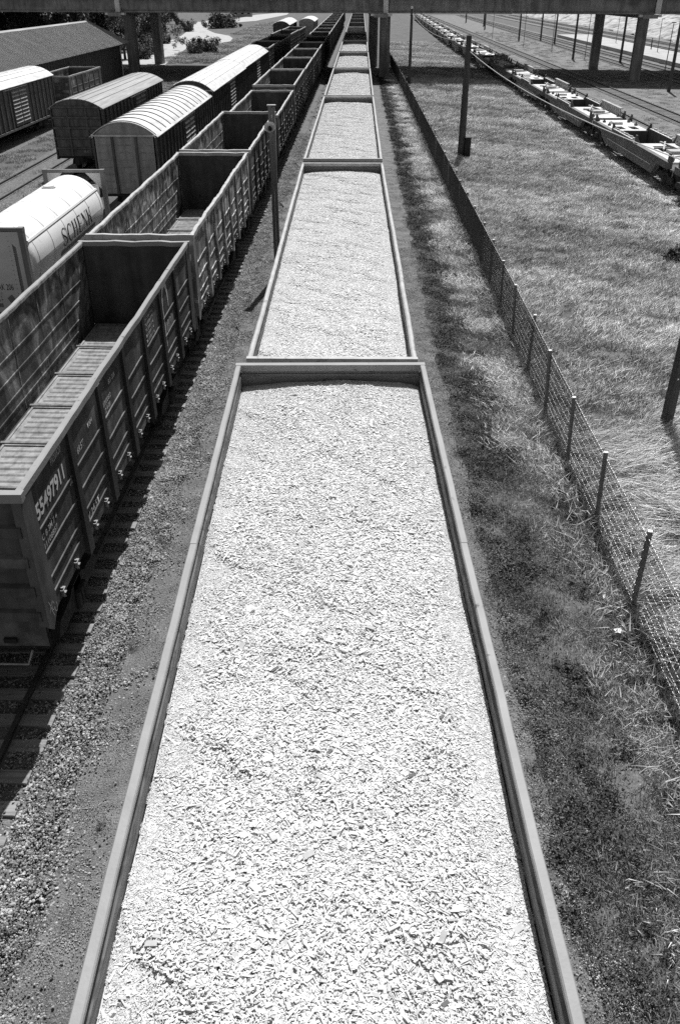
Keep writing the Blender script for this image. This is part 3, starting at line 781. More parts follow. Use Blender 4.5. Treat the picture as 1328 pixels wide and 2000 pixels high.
# ------------------------------------------------------------------ wood chip wagons
CHW = 1.545
def chip_wagon(label, y0, y1, rimw, fill, flat, seed, group, loaded=True):
    """rimw: world height of the rim"""
    L = y1 - y0; h = L/2; yc = (y0+y1)/2
    rot = -math.atan2(chip_x(y1) - chip_x(y0), L)
    t = thing('chip_wagon', label, 'wagon', ((chip_x(y0)+chip_x(y1))/2, yc, RAILZ), rot, group)
    rim = rimw - RAILZ
    for s in (-1, 1):
        n = 24; mb = MB(); P = []; Q = []
        for i in range(n+1):
            y = -h+.03 + (L-.06)*i/n; d = .006*nz(y*.3+seed, s*2) + .003*nz(y*1.1+seed)
            P.append([(s*CHW*.985 + d, y, 1.1), (s*CHW*.985 + d, y, rim-.09)])
            Q.append([(s*(CHW-.085) + d, y, 1.1), (s*(CHW-.085) + d*1.3, y, rim-.45), (s*(CHW-.085) + d, y, rim-.16), (s*(CHW-.055) + d, y, rim-.13), (s*(CHW-.055) + d, y, rim-.03)])
        mb.grid(P, 0); mb.grid(Q, 1); mb.build('side_wall', [M['chipout'], M['chipwall']], t, smooth=False)
        # the rim comes in welded lengths
        nseg = 4; bounds = [-h + .115 + (L-.23)*i/nseg for i in range(nseg+1)]
        for i in range(nseg):
            a, b = bounds[i]+.005, bounds[i+1]-.005; mb = MB(); Pr = []
            off = random.uniform(-.003, .003)
            for j in range(25):
                y = a + (b-a)*j/24; d = .0022*nz(y*6.1+seed, s*3) + .006*nz(y*.3+seed, s*2) + .003*nz(y*1.1+seed) + off
                w0, w1 = CHW, CHW-.083
                if flat: c = [(w0,rim-.11),(w0,rim-.012),(w0-.01,rim),(w1+.01,rim),(w1,rim-.012),(w1,rim-.05)]
                else: c = [(w0,rim-.11),(w0+.012,rim-.05),(w0-.005,rim-.015),(w0-.042,rim+.005),(w1+.004,rim-.015),(w1-.012,rim-.05),(w1,rim-.09)]
                Pr.append([(s*x + d, y, z + .004*nz(y*.7+seed)) for x, z in c + c[:1]])
            mb.grid(Pr); kk = len(Pr[0])-1; mb.add(Pr[0][:-1], [tuple(range(kk))]); mb.add(Pr[-1][:-1], [tuple(range(kk))])
            mb.build('rim_length', M['rimgrey'] if flat else M['rim'], t, smooth=not flat)
        for k in range(11):
            yp = -h+.4 + (L-.8)*k/10; mb = MB(); mb.prism([(yp-.07,1.0),(yp+.07,1.0),(yp+.05,rim-.12),(yp-.05,rim-.12)], 'x', s*(CHW-.02), s*(CHW+.01)); mb.build('side_post', M['chipout'], t)
    for e in (-1, 1):
        ye = e*h; ew = MB()
        ew.box(-CHW+.088, CHW-.088, min(ye-e*.03, ye-e*.08), max(ye-e*.03, ye-e*.08), 1.1, rim-.06)
        o = ew.build('end_wall', M['chipend'], t)
        mb = MB(); mb.box(-CHW+.09, CHW-.09, min(ye-e*.081, ye-e*.1), max(ye-e*.081, ye-e*.1), rim-.19, rim-.15); mb.build('end_ledge', M['chipend'], o)
        mb = MB(); mb.prism([(-CHW-.004,min(ye, ye-e*.11)),(CHW+.004,min(ye, ye-e*.11)),(CHW+.004,max(ye, ye-e*.11)),(-CHW-.004,max(ye, ye-e*.11))], 'z', rim-.1, rim+.006); mb.build('end_rim', M['rimgrey'] if flat else M['rim'], t)
    mb = MB(); mb.box(-CHW+.1, CHW-.1, -h+.1, h-.1, .95, 1.1); mb.box(-.25,.25,-h,h,.7,.95); mb.build('floor', M['under'], t)
    bogies(t, (-h+2.6, h-2.6), False)
    for e in (-1, 1): obj('coupler', COUPLER, t, (0, e*h, 0), 0 if e < 0 else math.pi)
    # the load lies inside the wagon: a thing of its own
    if loaded:
        zl = rimw - fill; nx, ny = 30, max(20, int(L*8)); a = CHW-.09; b = h-.09
        mb = MB(); P = []
        for j in range(ny+1):
            y = -b + 2*b*j/ny; row = []
            for i in range(nx+1):
                x = -a + 2*a*i/nx
                row.append(Vector((x, y, heap(x, y, a, b, seed))))
            P.append(row)
        c_, s_ = math.cos(rot), math.sin(rot); cx, cy = t.location.x, t.location.y
        def W(p): return (cx + p.x*c_ - p.y*s_, cy + p.x*s_ + p.y*c_, zl + p.z)
        LOADS.append((label, [[W(p) for p in row] for row in P], a, b, W, seed, zl, y0, y1))
    return t
LOADS = []
def heap(x, y, a, b, seed):
    return .09*(1-(x/a)**2) + .05*(1-(y/b)**4) + .022*nz(x*.55+seed, y*.4) + .012*nz(x*1.3+seed, y*1.0)

CG = 'wood chip wagons in the train down the middle'
CWL = [('nearest wagon, grey flat rim, heaped with pale wood chips', -7.9, 13.1, 4.95, .37, True),
       ('second wagon of the wood chip train, rounded pale rim', 14.4, 34.45, 4.5, .36, False),
       ('third wagon of the wood chip train, full of pale chips', 35.35, 57.65, 4.5, .38, False),
       ('fourth wagon of the wood chip train, short of the bridge shadow', 58.2, 79.0, 4.5, .42, False),
       ('fifth wagon of the wood chip train, nearest the bridge', 79.6, 99.8, 4.5, .45, False),
       ('sixth wagon of the wood chip train, half in the bridge shadow', 101.0, 122.0, 4.5, .40, False),
       ('seventh wagon of the wood chip train, under the bridge', 122.8, 143.5, 4.5, .40, False)]
for k, (lab, a, b, rw, fill, flat) in enumerate(CWL):
    chip_wagon(lab, a, b, rw, fill, flat, k + 1, CG)
y = 144.4
for k in range(7):
    chip_wagon(ORD[7+k] + ' wagon of the wood chip train, empty, beyond the bridge', y, y+20.6, 4.5, 1.2, False, 20+k, CG, loaded=(k == 0))
    y += 21.4

def slope_rot(u, v, a, b, seed):
    out = []
    for x, y in zip(u, v):
        dx = (heap(x+.1, y, a, b, seed) - heap(x-.1, y, a, b, seed))/.2; dy = (heap(x, y+.1, a, b, seed) - heap(x, y-.1, a, b, seed))/.2
        q = Vector((0, 0, 1)).rotation_difference(Vector((-dx, -dy, 1)).normalized())
        out.append(tuple((q.to_matrix() @ Euler((rng.normal(0, .012), rng.normal(0, .012), rng.uniform(0, 6.28))).to_matrix()).to_euler()))
    return np.array(out)
def chip_tone(g):
    r_ = g.random()
    if r_ < .026: return g.uniform(.08, .35)
    if r_ < .12: return g.uniform(.6, .8)
    return g.uniform(.8, 1.12)
CHIPV = [merge(boxes_patch(480, .34, .008, .032, (.3,.7), (.001,.003), .008, .07, chip_tone, 100+k),
               boxes_patch(120, .34, .024, .07, (.08,.2), (.001,.0035), .011, .08, chip_tone, 130+k),
               boxes_patch(26, .33, .03, .052, (.35,.6), (.0015,.003), .012, .12, chip_tone, 160+k)) for k in range(9)]
CHIPF = [merge(boxes_patch(380, .34, .012, .04, (.3,.7), (.0008,.002), .003, .035, chip_tone, 180+k), boxes_patch(60, .34, .03, .08, (.1,.25), (.001,.003), .005, .05, chip_tone, 190+k)) for k in range(9)]
CHIPV += [boxes_patch(34, .3, .05, .11, (.1,.28), (.003,.007), .018, .1, chip_tone, 200+k) for k in range(4)]
for (label, P, a, b, W, seed, zl, y0, y1) in LOADS:
    bed = MB(); bed.grid([[(p[0], p[1], p[2]-.016) for p in row] for row in P])
    nm = label.split(',')[0].replace(' wagon', '')
    n = int((y1-y0) * 2*a * (17 if y0 < 30 else (12 if y0 < 60 else 9)))
    sp = 1/math.sqrt(17 if y0 < 30 else (12 if y0 < 60 else 9))
    gx, gy = np.meshgrid(np.arange(-a+.12, a-.1, sp), np.arange(-b+.12, b-.1, sp))
    u = gx.ravel() + rng.uniform(-.5, .5, gx.size)*sp; v = gy.ravel() + rng.uniform(-.5, .5, gx.size)*sp
    ne = int(2*b*(26 if y0 < 30 else 14))      # small patches close to the walls
    for s in (-1, 1):
        u = np.append(u, s*(a - rng.uniform(.05, .22, ne))); v = np.append(v, np.linspace(-b+.06, b-.06, ne) + rng.uniform(-.03, .03, ne))
        v = np.append(v, s*(b - rng.uniform(.05, .2, 90))); u = np.append(u, np.linspace(-a+.06, a-.06, 90))
    u = np.clip(u, -a+.04, a-.04); v = np.clip(v, -b+.04, b-.04); n = len(u)
    dist = np.minimum(a-np.abs(u), b-np.abs(v))
    pts = [W(Vector((x, y, heap(x, y, a, b, seed)))) for x, y in zip(u, v)]
    if pts:
        pk = np.where(rng.random(n) < (.9 if y0 < 10 else .97), rng.integers(0, 9, n), rng.integers(9, 13, n))
        s_ = scatter('wood_chip_load', CHIPV if y0 < 10 else CHIPF + CHIPV[9:], pts, slope_rot(u, v, a, b, seed), np.clip(np.minimum(rng.uniform(.85, 1.2, n), dist/.36), .22, 2), pk, rng.uniform(.93, 1.04, n), M['chip'],
                label='pale wood chips filling the ' + label.split(',')[0], cat='wood chips', group='wood chip loads')
        ob = bed.build('chip_bed', M['chipbed'], s_, smooth=True); ob['kind'] = 'stuff'
# ------------------------------------------------------------------ covered boxcars
def boxcar(label, xc, y0, y1, eave, apex, roof_m, wall_m, end_m, roof_style, end_style, door, group=None, detail=2, slat_m='slat', rot=0.0, end_roof_m=None):
    L = y1-y0; h = L/2; w = 1.5
    t = thing('boxcar', label, 'wagon', (xc, (y0+y1)/2, RAILZ), rot, group)
    ev = eave-RAILZ; ap = apex-RAILZ; zb = 1.05
    for s in (-1, 1):
        mb = MB(); mb.box(min(s*w, s*(w-.05)), max(s*w, s*(w-.05)), -h, h, zb, ev); sw = mb.build('side_wall', wall_m, t)
        np_ = max(6, int(L/.95)); pm = MB(); pm.prism([(-.07,zb-.05),(.07,zb-.05),(.05,ev-.03),(-.05,ev-.03)], 'x', 0, s*.09); pmesh = pm.mesh('side_post', wall_m)
        for k in range(np_+1):
            yp = -h+.1 + (L-.2)*k/np_
            if abs(yp-door) < 1.75: continue
            obj('side_post', pmesh, t, (s*(w+.001), yp, 0))
        mb = MB(); mb.box(min(s*w, s*(w+.1)), max(s*w, s*(w+.1)), -h, h, zb-.2, zb-.06); mb.build('side_sill', wall_m, t)
        # sliding doors with slats
        for dy in (-.82, .82):
            mb = MB(); yd = door+dy; mb.box(min(s*(w+.01), s*(w+.07)), max(s*(w+.01), s*(w+.07)), yd-.8, yd+.8, zb+.05, ev-.3); d = mb.build('door', wall_m, t)
            if detail == 2:
                sm = MB(); sm.prism([(s*(w+.071), -.05), (s*(w+.12), -.04), (s*(w+.071), .05)], 'y', -.72, .72); sme = sm.mesh('door_slat', M[slat_m])
                for k in range(9):
                    o = obj('door_slat', sme, d, (0, yd, zb+.3+k*(ev-zb-.8)/8))
        mb = MB(); mb.tube([(s*(w+.1), door-3.2, ev-.22), (s*(w+.1), door+1.8, ev-.22)], .045, 6); mb.build('door_rail', M['slat'], t)
    prof = []
    nr = 14
    for i in range(nr+1):
        a = -1 + 2*i/nr; prof.append((a*(w+.1), ev + (ap-ev)*(1-abs(a)**2.2)))
    mb = MB(); P = [[(x, y, z) for x, z in prof] for y in (-h-.06, h+.06)]
    mb.grid(P); mb.grid([[(x, y, z-.05) for x, z in prof] for y in (-h-.06, h+.06)])
    for e in (-h-.06, h+.06): mb.grid([[(x, e, z), (x, e, z-.05)] for x, z in prof])
    for s in (-1, 1): mb.box(min(s*(w+.1), s*(w+.02)), max(s*(w+.1), s*(w+.02)), -h-.05, h+.05, ev-.12, ev-.005)
    roof = mb.build('roof', roof_m, t)
    for s in (-1, 1):
        mb = MB(); mb.prism([(s*(w+.101), ev+.0), (s*(w+.2), ev-.07), (s*(w+.2), ev-.1), (s*(w+.101), ev-.04)], 'y', -h-.04, h+.04); mb.build('eave_gutter', roof_m, roof)
    if roof_style == 'ribs':
        rm = MB(); pp = [(x, z) for x, z in prof]
        Pq = []
        for x, z in pp: Pq.append([(x, -.045, z+.002), (x, -.03, z+.035), (x, .03, z+.035), (x, .045, z+.002)])
        rm.grid(Pq); me = rm.mesh('roof_rib', M['boxdark'])
        nrib = int(L/1.25)
        for k in range(nrib+1): obj('roof_rib', me, roof, (0, -h+.1+(L-.2)*k/nrib, 0))
    else:
        for i in range(2, nr-1, 2):
            x, z = prof[i]; mb = MB(); mb.box(x-.012, x+.012, -h-.05, h+.05, z-.02, z+.028); mb.build('roof_seam', roof_m, roof)
    for e in (-1, 1):
        ye = e*h; mb = MB()
        poly = [(-w, zb), (w, zb), (w, ev)] + [(x*.97, z-.06) for x, z in prof[::-1]][1:-1] + [(-w, ev)]
        mb.prism(poly, 'y', min(ye, ye-e*.05), max(ye, ye-e*.05)); ew = mb.build('end_wall', end_m, t)
        if end_style == 'panels':
            for x in (-.58, .58):
                mb = MB(); mb.box(x-.06, x+.06, min(ye+e*.002, ye+e*.11), max(ye+e*.002, ye+e*.11), zb, ev-.02); mb.build('end_post', wall_m, ew)
            rm = MB(); rm.prism([(0, -.03), (e*.03, -.01), (0, .035)], 'x', -.3, .3); me = rm.mesh('end_ridge', end_m)
            for x in (-1.05, 0, 1.05):
                for k in range(8): obj('end_ridge', me, ew, (x, ye+e*.002, zb+.25+k*.34))
            mb = MB(); mb.box(-w-.08, w+.08, min(ye+e*.002, ye+e*.13), max(ye+e*.002, ye+e*.2), ev-.05, ev+.02); mb.build('end_cornice', M['roofwhite'], ew)
        elif end_style == 'grid':
            for x in (-.55, .6):
                mb = MB(); mb.box(x-.05, x+.05, min(ye+e*.002, ye+e*.08), max(ye+e*.002, ye+e*.08), zb, ev); mb.build('end_post', end_m, ew)
            for k in range(5):
                z = zb+.45+k*.58; mb = MB(); mb.prism([(ye+e*.002, z-.09), (ye+e*.1, z-.04), (ye+e*.1, z+.05), (ye+e*.002, z+.06)], 'x', -w+.02, w-.02); mb.build('end_beam', end_m, ew)
    mb = MB(); mb.box(-w+.06, w-.06, -h+.06, h-.06, .9, zb+.06); mb.box(-.25,.25,-h,h,.65,.9); mb.build('underframe', M['under'], t)
    bogies(t, (-h+2.6, h-2.6), detail == 2)
    for e in (-1, 1): obj('coupler', COUPLER, t, (0, e*h, 0), 0 if e < 0 else math.pi)
    return t

boxcar('boxcar with white ribbed arched roof and panelled grey end behind the tank container', tank_x(54), 45.0, 63.2, 4.0, 4.62, M['roofwhite'], M['boxpaint'], M['boxlight'], 'ribs', 'panels', .6)
boxcar('covered wagon with smooth white arched roof, right behind the ribbed-roof boxcar', tank_x(76)-.2, 66.4, 86.6, 4.0, 4.62, M['roofwhite'], M['boxdark'], M['boxdark'], 'seams', 'panels', 1.0)
boxcar('second smooth white-roofed covered wagon, nearer the bridge', tank_x(99)-.2, 87.4, 110.5, 4.0, 4.6, M['roofwhite'], M['boxdark'], M['boxdark'], 'seams', 'panels', 1.0)
b_ = boxcar('dark grey boxcar with streaked grey roof and end framed in a grid', -17.1, 56.2, 74.8, 4.0, 4.48, M['roofgrey'], M['boxdark'], M['boxpaint'], 'seams', 'grid', 1.5, slat_m='boxpaint')
me = text_mesh('lettering', '24 90\n88 87', .2, M['slat']); fit(me, .15, .5, 1.25, 1.55, lambda u, v: (u, -9.3-.012, v)); obj('lettering', me, b_)
boxcar('boxcar with white arched roof and louvred doors at the left edge, beside the shed', -27.05, 59.5, 78.7, 4.05, 4.65, M['roofwhite'], M['boxpaint'], M['boxdark'], 'seams', 'grid', 1.2)
boxcar('far boxcar with pale roof standing alone beyond the bridge at the left', -15.0, 190.0, 214.0, 4.0, 4.6, M['roofwhite'], M['boxdark'], M['boxdark'], 'seams', 'grid', 0, detail=1)
boxcar('far white-roofed wagon at the tail of the second row of gondolas', tank_x(212), 203.0, 222.0, 4.2, 4.7, M['roofwhite'], M['slat'], M['slat'], 'seams', 'grid', 0, detail=1)
# gondolas on the other tracks
gondola('gondola_wagon', 'short empty gondola parked in front of the shed wall', 10.4, 3.6, [M['gondola_mid'], M['gondola'], M['rimgrey']], 31, (-25.95, 84.9, RAILZ), 0, 1)
y = 112.0
for k in range(5):
    if k == 4: break
    o = gondola('gondola_wagon', ORD[k] + ' dark gondola behind the white-roofed covered wagons', 15.6, 4.0 - .12*(k % 2), [M['gondola_dark'], M['gondola'], M['rim']], 40+k, (tank_x(y+8), y+8, RAILZ), -.02 if k > 0 else 0, 1, 'gondolas coupled behind the covered wagons')
    y += 17.0
    if k == 3: y = 200

# ------------------------------------------------------------------ tank container on a flat wagon
yc = (25.75+35.45)/2; TL = 9.7
flat = thing('flat_wagon', 'flat wagon carrying the white tank container', 'wagon', (tank_x(30), yc, RAILZ))
mb = MB(); mb.box(-1.4, 1.4, -6.6, 6.6, 1.0, 1.14); mb.build('deck', M['under'], flat)
for s in (-1, 1):
    mb = MB(); mb.prism([(-6.6,.72),(6.6,.72),(6.6,.99),(-6.6,.99)], 'x', s*1.2, s*1.36); mb.build('side_sill', M['boxdark'], flat)
bogies(flat, (-4.6, 4.6))
tk = thing('tank_container', 'white tank container with big black lettering in a grey steel frame', 'container', (-11.2, yc, RAILZ+1.144))
h = TL/2; W2 = 1.22; H = 2.74; r = 1.19; zc = 1.47
for e in (-1, 1):
    ye = e*h; y0, y1 = min(ye, ye-e*.2), max(ye, ye-e*.2)
    for s in (-1, 1):
        mb = MB(); mb.box(min(s*W2, s*(W2-.16)), max(s*W2, s*(W2-.16)), y0, y1, .12, H-.12); mb.build('frame_post', M['tankgrey'], tk)
        for z in (0, H-.118):
            mb = MB(); mb.box(min(s*(W2+.005), s*(W2-.18)), max(s*(W2+.005), s*(W2-.18)), min(ye+e*.004, ye-e*.21), max(ye+e*.004, ye-e*.21), z, z+.118); mb.build('corner_casting', M['tankgrey'], tk)
        mb = MB(); mb.prism([(s*(W2-.16), H-.13), (s*(W2-.75), H-.13), (s*(W2-.16), H-.75)], 'y', y0+.05, y1-.05); mb.build('gusset', M['panel'], tk)
    for z in (.02, H-.11):
        mb = MB(); mb.box(-W2+.185, W2-.185, y0+.03, y1-.03, z, z+.1); mb.build('frame_beam', M['tankgrey'], tk)
for s in (-1, 1):
    mb = MB(); mb.box(min(s*W2, s*(W2-.12)), max(s*W2, s*(W2-.12)), -h+.22, h-.22, .02, .16); mb.build('base_rail', M['tankgrey'], tk)
mb = MB(); n = 48; th = [2*math.pi*k/n for k in range(n+1)]
prof = [(-h+.32, .02), (-h+.34, .5), (-h+.42, .9), (-h+.6, 1.12), (-h+.85, r)] + [(-h+.85+(TL-1.7)*k/6, r) for k in range(1, 7)] + [(h-.6, 1.09), (h-.42, .9), (h-.34, .5), (h-.32, .02)]
mb.grid([[(rr*math.cos(a), y, zc + rr*math.sin(a)) for a in th] for y, rr in prof]); tank = mb.build('tank', M['tank'], tk, smooth=True)
def ontank(off):
    def f(u, v):    # u: along, v: arc length from the equator
        a = v/r; return ((r+off)*math.cos(a), u, zc + (r+off)*math.sin(a))
    return f
for k in range(6):
    y = -h+1.1 + (TL-2.2)*k/5; mb = MB()
    mb.grid([[((r+.006)*math.cos(a), y-.018, zc+(r+.006)*math.sin(a)), ((r+.012)*math.cos(a), y, zc+(r+.012)*math.sin(a)), ((r+.006)*math.cos(a), y+.018, zc+(r+.006)*math.sin(a))] for a in th]); mb.build('band', M['panel'], tank)
mb = MB(); mb.grid([[ontank(.004)(y, .62), ontank(.035)(y, .66), ontank(.035)(y, .72), ontank(.004)(y, .75)] for y in (-h+.8, h-.8)]); mb.build('seam_strip', M['panel'], tank)
mb = MB(); mb.tube([(0, 1.6, zc+r-.02), (0, 1.6, zc+r+.03)], .25, 18); mb.tube([(0, 1.6, zc+r+.03), (0, 1.6, zc+r+.06)], .2, 18); mb.build('manhole', M['panel'], tank)
# letters with thick stems, hairlines and serifs
mb = MB(); f = ontank(.012)
ys0, ye0 = 29.25-yc, 33.0-yc; top, bot = .36, -.20; lw = (ye0-ys0)/6.1
def X(i, a): return ys0 + (i + .08 + a*.84)*lw*1.02
def V(b): return bot + b*(top-bot)
def ST(pts, w):
    if len(pts) == 2:
        n_ = max(1, int(abs(pts[1][1]-pts[0][1])/.04)); pts = [(pts[0][0]+(pts[1][0]-pts[0][0])*i/n_, pts[0][1]+(pts[1][1]-pts[0][1])*i/n_) for i in range(n_+1)]
    else:
        ww = w; q = []; v = []
        for i in range(len(pts)-1):
            for j in range(4): q.append((pts[i][0]+(pts[i+1][0]-pts[i][0])*j/4, pts[i][1]+(pts[i+1][1]-pts[i][1])*j/4)); v.append(ww[i]+(ww[i+1]-ww[i])*j/4)
        pts = q + [pts[-1]]; w = v + [ww[-1]]
    stroke(mb, pts, w, f)
def serif(i, a, b): ST([(X(i,a)-.09, V(b)), (X(i,a)+.09, V(b))], .016)
TH, TN = .085, .026
sp = [(.92,.82),(.85,.93),(.62,1.0),(.38,.98),(.18,.88),(.13,.76),(.2,.64),(.42,.54),(.66,.44),(.84,.32),(.86,.18),(.75,.07),(.5,.0),(.25,.03),(.12,.1),(.06,.22)]
ST([(X(0,a), V(b)) for a, b in sp], [TN,.03,.03,.035,.05,.06,.075,TH,TH,.075,.06,.045,.035,.03,.03,TN]); ST([(X(0,.92),V(.78)),(X(0,.92),V(.97))], .02); ST([(X(0,.06),V(.03)),(X(0,.06),V(.24))], .02)
cp = [(.95,.8),(.85,.93),(.62,1.0),(.4,.96),(.2,.82),(.1,.62),(.08,.45),(.15,.24),(.32,.07),(.58,.0),(.8,.05),(.97,.2)]
ST([(X(1,a), V(b)) for a, b in cp], [TN,.03,.035,.05,.07,TH,TH,.075,.055,.035,.03,TN]); ST([(X(1,.95),V(.75)),(X(1,.95),V(.98))], .02)
for a in (.18, .82): ST([(X(2,a),V(0)),(X(2,a),V(1))], TH if a < .5 else .075); serif(2,a,0); serif(2,a,1)
ST([(X(2,.18),V(.52)),(X(2,.82),V(.52))], TN)
ST([(X(3,.22),V(0)),(X(3,.22),V(1))], TH); serif(3,.22,0); serif(3,.22,1)
for b, a in ((1.0,.85),(.52,.7),(.0,.92)): ST([(X(3,.22),V(b)),(X(3,a),V(b))], TN)
ST([(X(3,.86),V(1)),(X(3,.86),V(.82))], .03); ST([(X(3,.93),V(0)),(X(3,.93),V(.2))], .03); ST([(X(3,.7),V(.44)),(X(3,.7),V(.6))], .03)
ST([(X(4,.12),V(0)),(X(4,.12),V(1))], TN); ST([(X(4,.1),V(1)),(X(4,.88),V(0))], TH); ST([(X(4,.88),V(0)),(X(4,.88),V(1))], TN); serif(4,.12,0); serif(4,.88,1); serif(4,.08,1)
ST([(X(5,.15),V(0)),(X(5,.15),V(1))], TH); serif(5,.15,0); serif(5,.15,1); ST([(X(5,.15),V(.42)),(X(5,.85),V(1))], TN); ST([(X(5,.38),V(.6)),(X(5,.92),V(0))], TH); serif(5,.85,1); serif(5,.92,0)
# subdivide long strokes is not needed: the tank is nearly flat over a stroke's width
mb.build('lettering', M['black'], tank)
# dark walkway plate with small print under the name
mb = MB(); mb.grid([[ontank(.012)(u, -.30), ontank(.012)(u, -.38), ontank(.012)(u, -.46)] for u in (ys0-.2, ye0+.4)]); mb.build('name_plate', M['tankgrey'], tank)
me = text_mesh('small_lettering', 'SPEDITION TANKTRANSPORTE', .1, M['slat']); fit(me, ys0, ye0+.2, -.43, -.33, ontank(.017)); obj('small_lettering', me, tank)
# closed end panel facing the camera
mb = MB(); mb.box(-W2+.165, W2-.42, -h+.06, -h+.14, .14, H-.13); pn = mb.build('end_panel', M['panel'], tk)
mb = MB(); mb.box(W2-.415, W2-.34, -h+.09, -h+.13, .14, H-.13); mb.build('panel_edge', M['tankgrey'], tk)
mb = MB(); mb.box(W2-.335, W2-.165, -h+.1, -h+.14, .14, H-.45); mb.build('side_strip', M['panel'], tk)
rm = MB(); rm.tube([(0,0,0),(0,-.012,0)], .012, 6); RV = rm.mesh('rivet', M['tankgrey'])
for k in range(16): obj('rivet', RV, pn, (W2-.52, -h+.06, .3+k*.145))
def ptext(body, x0, x1, z0, z1):
    me = text_mesh('lettering', body, .2, M['black']); fit(me, x0, x1, z0, z1, lambda u, v: (u, -h+.055, v)); obj('lettering', me, pn)
ptext('AK 206', .1, .58, .84, 1.03); ptext('MAX 34 T\nTARE 4 T\nNET 30 T', -.2, .2, .48, .76)
mb = MB(); mb.box(-.1,.15,-h+.052,-h+.058,.3,.42); mb.add([(.42,-h+.054,.42),(.58,-h+.054,.54),(.48,-h+.054,.7),(.32,-h+.054,.58)], [(0,1,2,3)]); mb.add([(-.3,-h+.054,1.5),(.0,-h+.054,1.5),(.0,-h+.054,1.85),(-.3,-h+.054,1.85)], [(0,1,2,3)]); mb.build('placard', M['tankgrey'], pn)

# ------------------------------------------------------------------ empty articulated container flats at the right
def well_unit():
    t = thing('container_flat', 'x', 'wagon', group='empty articulated container flats')
    h = 9.1
    for s in (-1, 1):
        mb = MB(); x0, x1 = s*1.13, s*1.42
        mb.prism([(-h,1.12),(-7.2,1.12),(-6.3,.45),(4.6,.45),(6.0,.8),(6.6,1.12),(h,1.12),(h,1.48),(3.6,1.48),(3.3,1.62),(-1.6,1.62),(-1.9,1.48),(-h,1.48)], 'x', min(x0,x1), max(x0,x1))
        sl = mb.build('side_sill', M['wellside'], t)
        mb = MB(); mb.box(min(s*1.1, s*1.44), max(s*1.1, s*1.44), -1.55, 3.25, 1.623, 1.66); mb.build('sill_cap', M['welltop'], sl)
        mb = MB(); mb.box(min(s*1.421, s*1.445), max(s*1.421, s*1.445), -6.0, 4.3, .86, .9); mb.build('sill_strip', M['welltop'], sl)
        for k in range(9):
            y = -1.35+k*.55; mb = MB(); mb.box(min(s*1.2, s*1.36), max(s*1.2, s*1.36), y-.12, y+.12, 1.661, 1.72+.03*(k % 2)); mb.build('rest_block', M['slat'], sl)
        # lattice beside the near deck
        mb = MB(); mb.bar((s*1.2,-8.2,2.02),(s*1.2,-2.2,2.02),.24,.08); mb.bar((s*1.2,-8.2,1.54),(s*1.2,-2.2,1.54),.1,.08)
        for k in range(10):
            y = -8.1+k*.59; mb.bar((s*1.2,y,1.54),(s*1.2,y+.3,2.0),.07,.12); mb.bar((s*1.2,y+.3,2.0),(s*1.2,y+.59,1.54),.07,.12)
        if s == 1: mb.build('lattice', M['slat'], t)
    for y, nm in ((-8.9,0),(-2.0,0),(3.7,0),(8.6,0)):
        for s in (-1, 1):
            mb = MB(); mb.prism([(y-.22,1.483),(y+.22,1.483),(y+.14,1.95),(y-.14,1.95)], 'x', s*1.25, s*1.33); mb.prism([(s*1.0,1.483),(s*1.25,1.483),(s*1.25,1.9)], 'y', y-.03, y+.03); mb.build('stop_bracket', M['wellside'], t)
    # far deck with openings
    mb = MB(); z0, z1 = 1.36, 1.484
    mb.box(-1.13,1.13,5.6,h,z0,z1); mb.box(-1.13,1.13,3.6,4.2,z0,z1); mb.box(-1.13,-.75,4.2,5.6,z0,z1); mb.box(-.2,.2,4.2,5.6,z0,z1); mb.box(.75,1.13,4.2,5.6,z0,z1); mb.build('end_deck', M['welltop'], t)
    mb = MB(); mb.box(-1.12,1.12,3.53,3.6,.5,1.47); mb.build('bulkhead', M['wellside'], t)
    mb = MB(); mb.box(-1.12,1.12,-2.1,3.52,.46,.52); mb.build('well_floor', M['under'], t)
    mb = MB(); mb.prism([(-1.1,.53),(1.1,.53),(.5,.85),(-.5,.85)], 'y', -1.2, -.5); mb.build('well_saddle', M['wellside'], t)
    mb = MB(); mb.box(-1.12,1.12,-2.17,-2.1,.5,1.47); mb.build('bulkhead', M['wellside'], t)
    mb = MB(); mb.box(-1.13,1.13,-3.2,-2.17,z0,z1); mb.box(-1.13,1.13,-h,-5.4,z0,z1); mb.box(-1.13,-.6,-5.4,-3.2,z0,z1); mb.box(.6,1.13,-5.4,-3.2,z0,z1); mb.build('end_deck', M['welltop'], t)
    # folded trailer hitch and pipes lying on the near deck
    mb = MB(); mb.bar((-.5,-5.2,1.56),(.2,-3.1,1.7),.1,.1); mb.bar((.5,-5.2,1.56),(-.1,-3.1,1.7),.1,.1); mb.box(-.45,.45,-6.4,-5.5,1.487,1.66); mb.bar((-.9,-7.9,1.55),(.7,-6.9,1.6),.08,.08); mb.bar((-.8,-4.3,1.52),(.95,-4.3,1.52),.1,.1); mb.build('hitch', M['slat'], t)
    for x, y in ((-.95,-8.4),(.95,-8.4),(-.9,7.8),(.9,7.8),(-.95,6.1),(.95,6.1)):
        mb = MB(); mb.box(x-.1,x+.1,y-.1,y+.1,1.487,1.6); mb.tube([(x,y,1.6),(x,y,1.74)], [.06,.03], 6); mb.build('spigot', M['wellside'], t)
    mb = MB(); mb.box(-.55,.15,6.6,7.4,1.487,1.64); mb.build('deck_box', M['welltop'], t)
    mb = MB()
    for x in (-1.0, 1.0): mb.tube([(x,-h+.1,1.1),(x,-h+.1,.5)], .02, 6); mb.tube([(x+.25,-h+.1,1.1),(x+.25,-h+.1,.5)], .02, 6); mb.box(min(x,x+.25)-.03, max(x,x+.25)+.03, -h+.02, -h+.18, .48, .52)
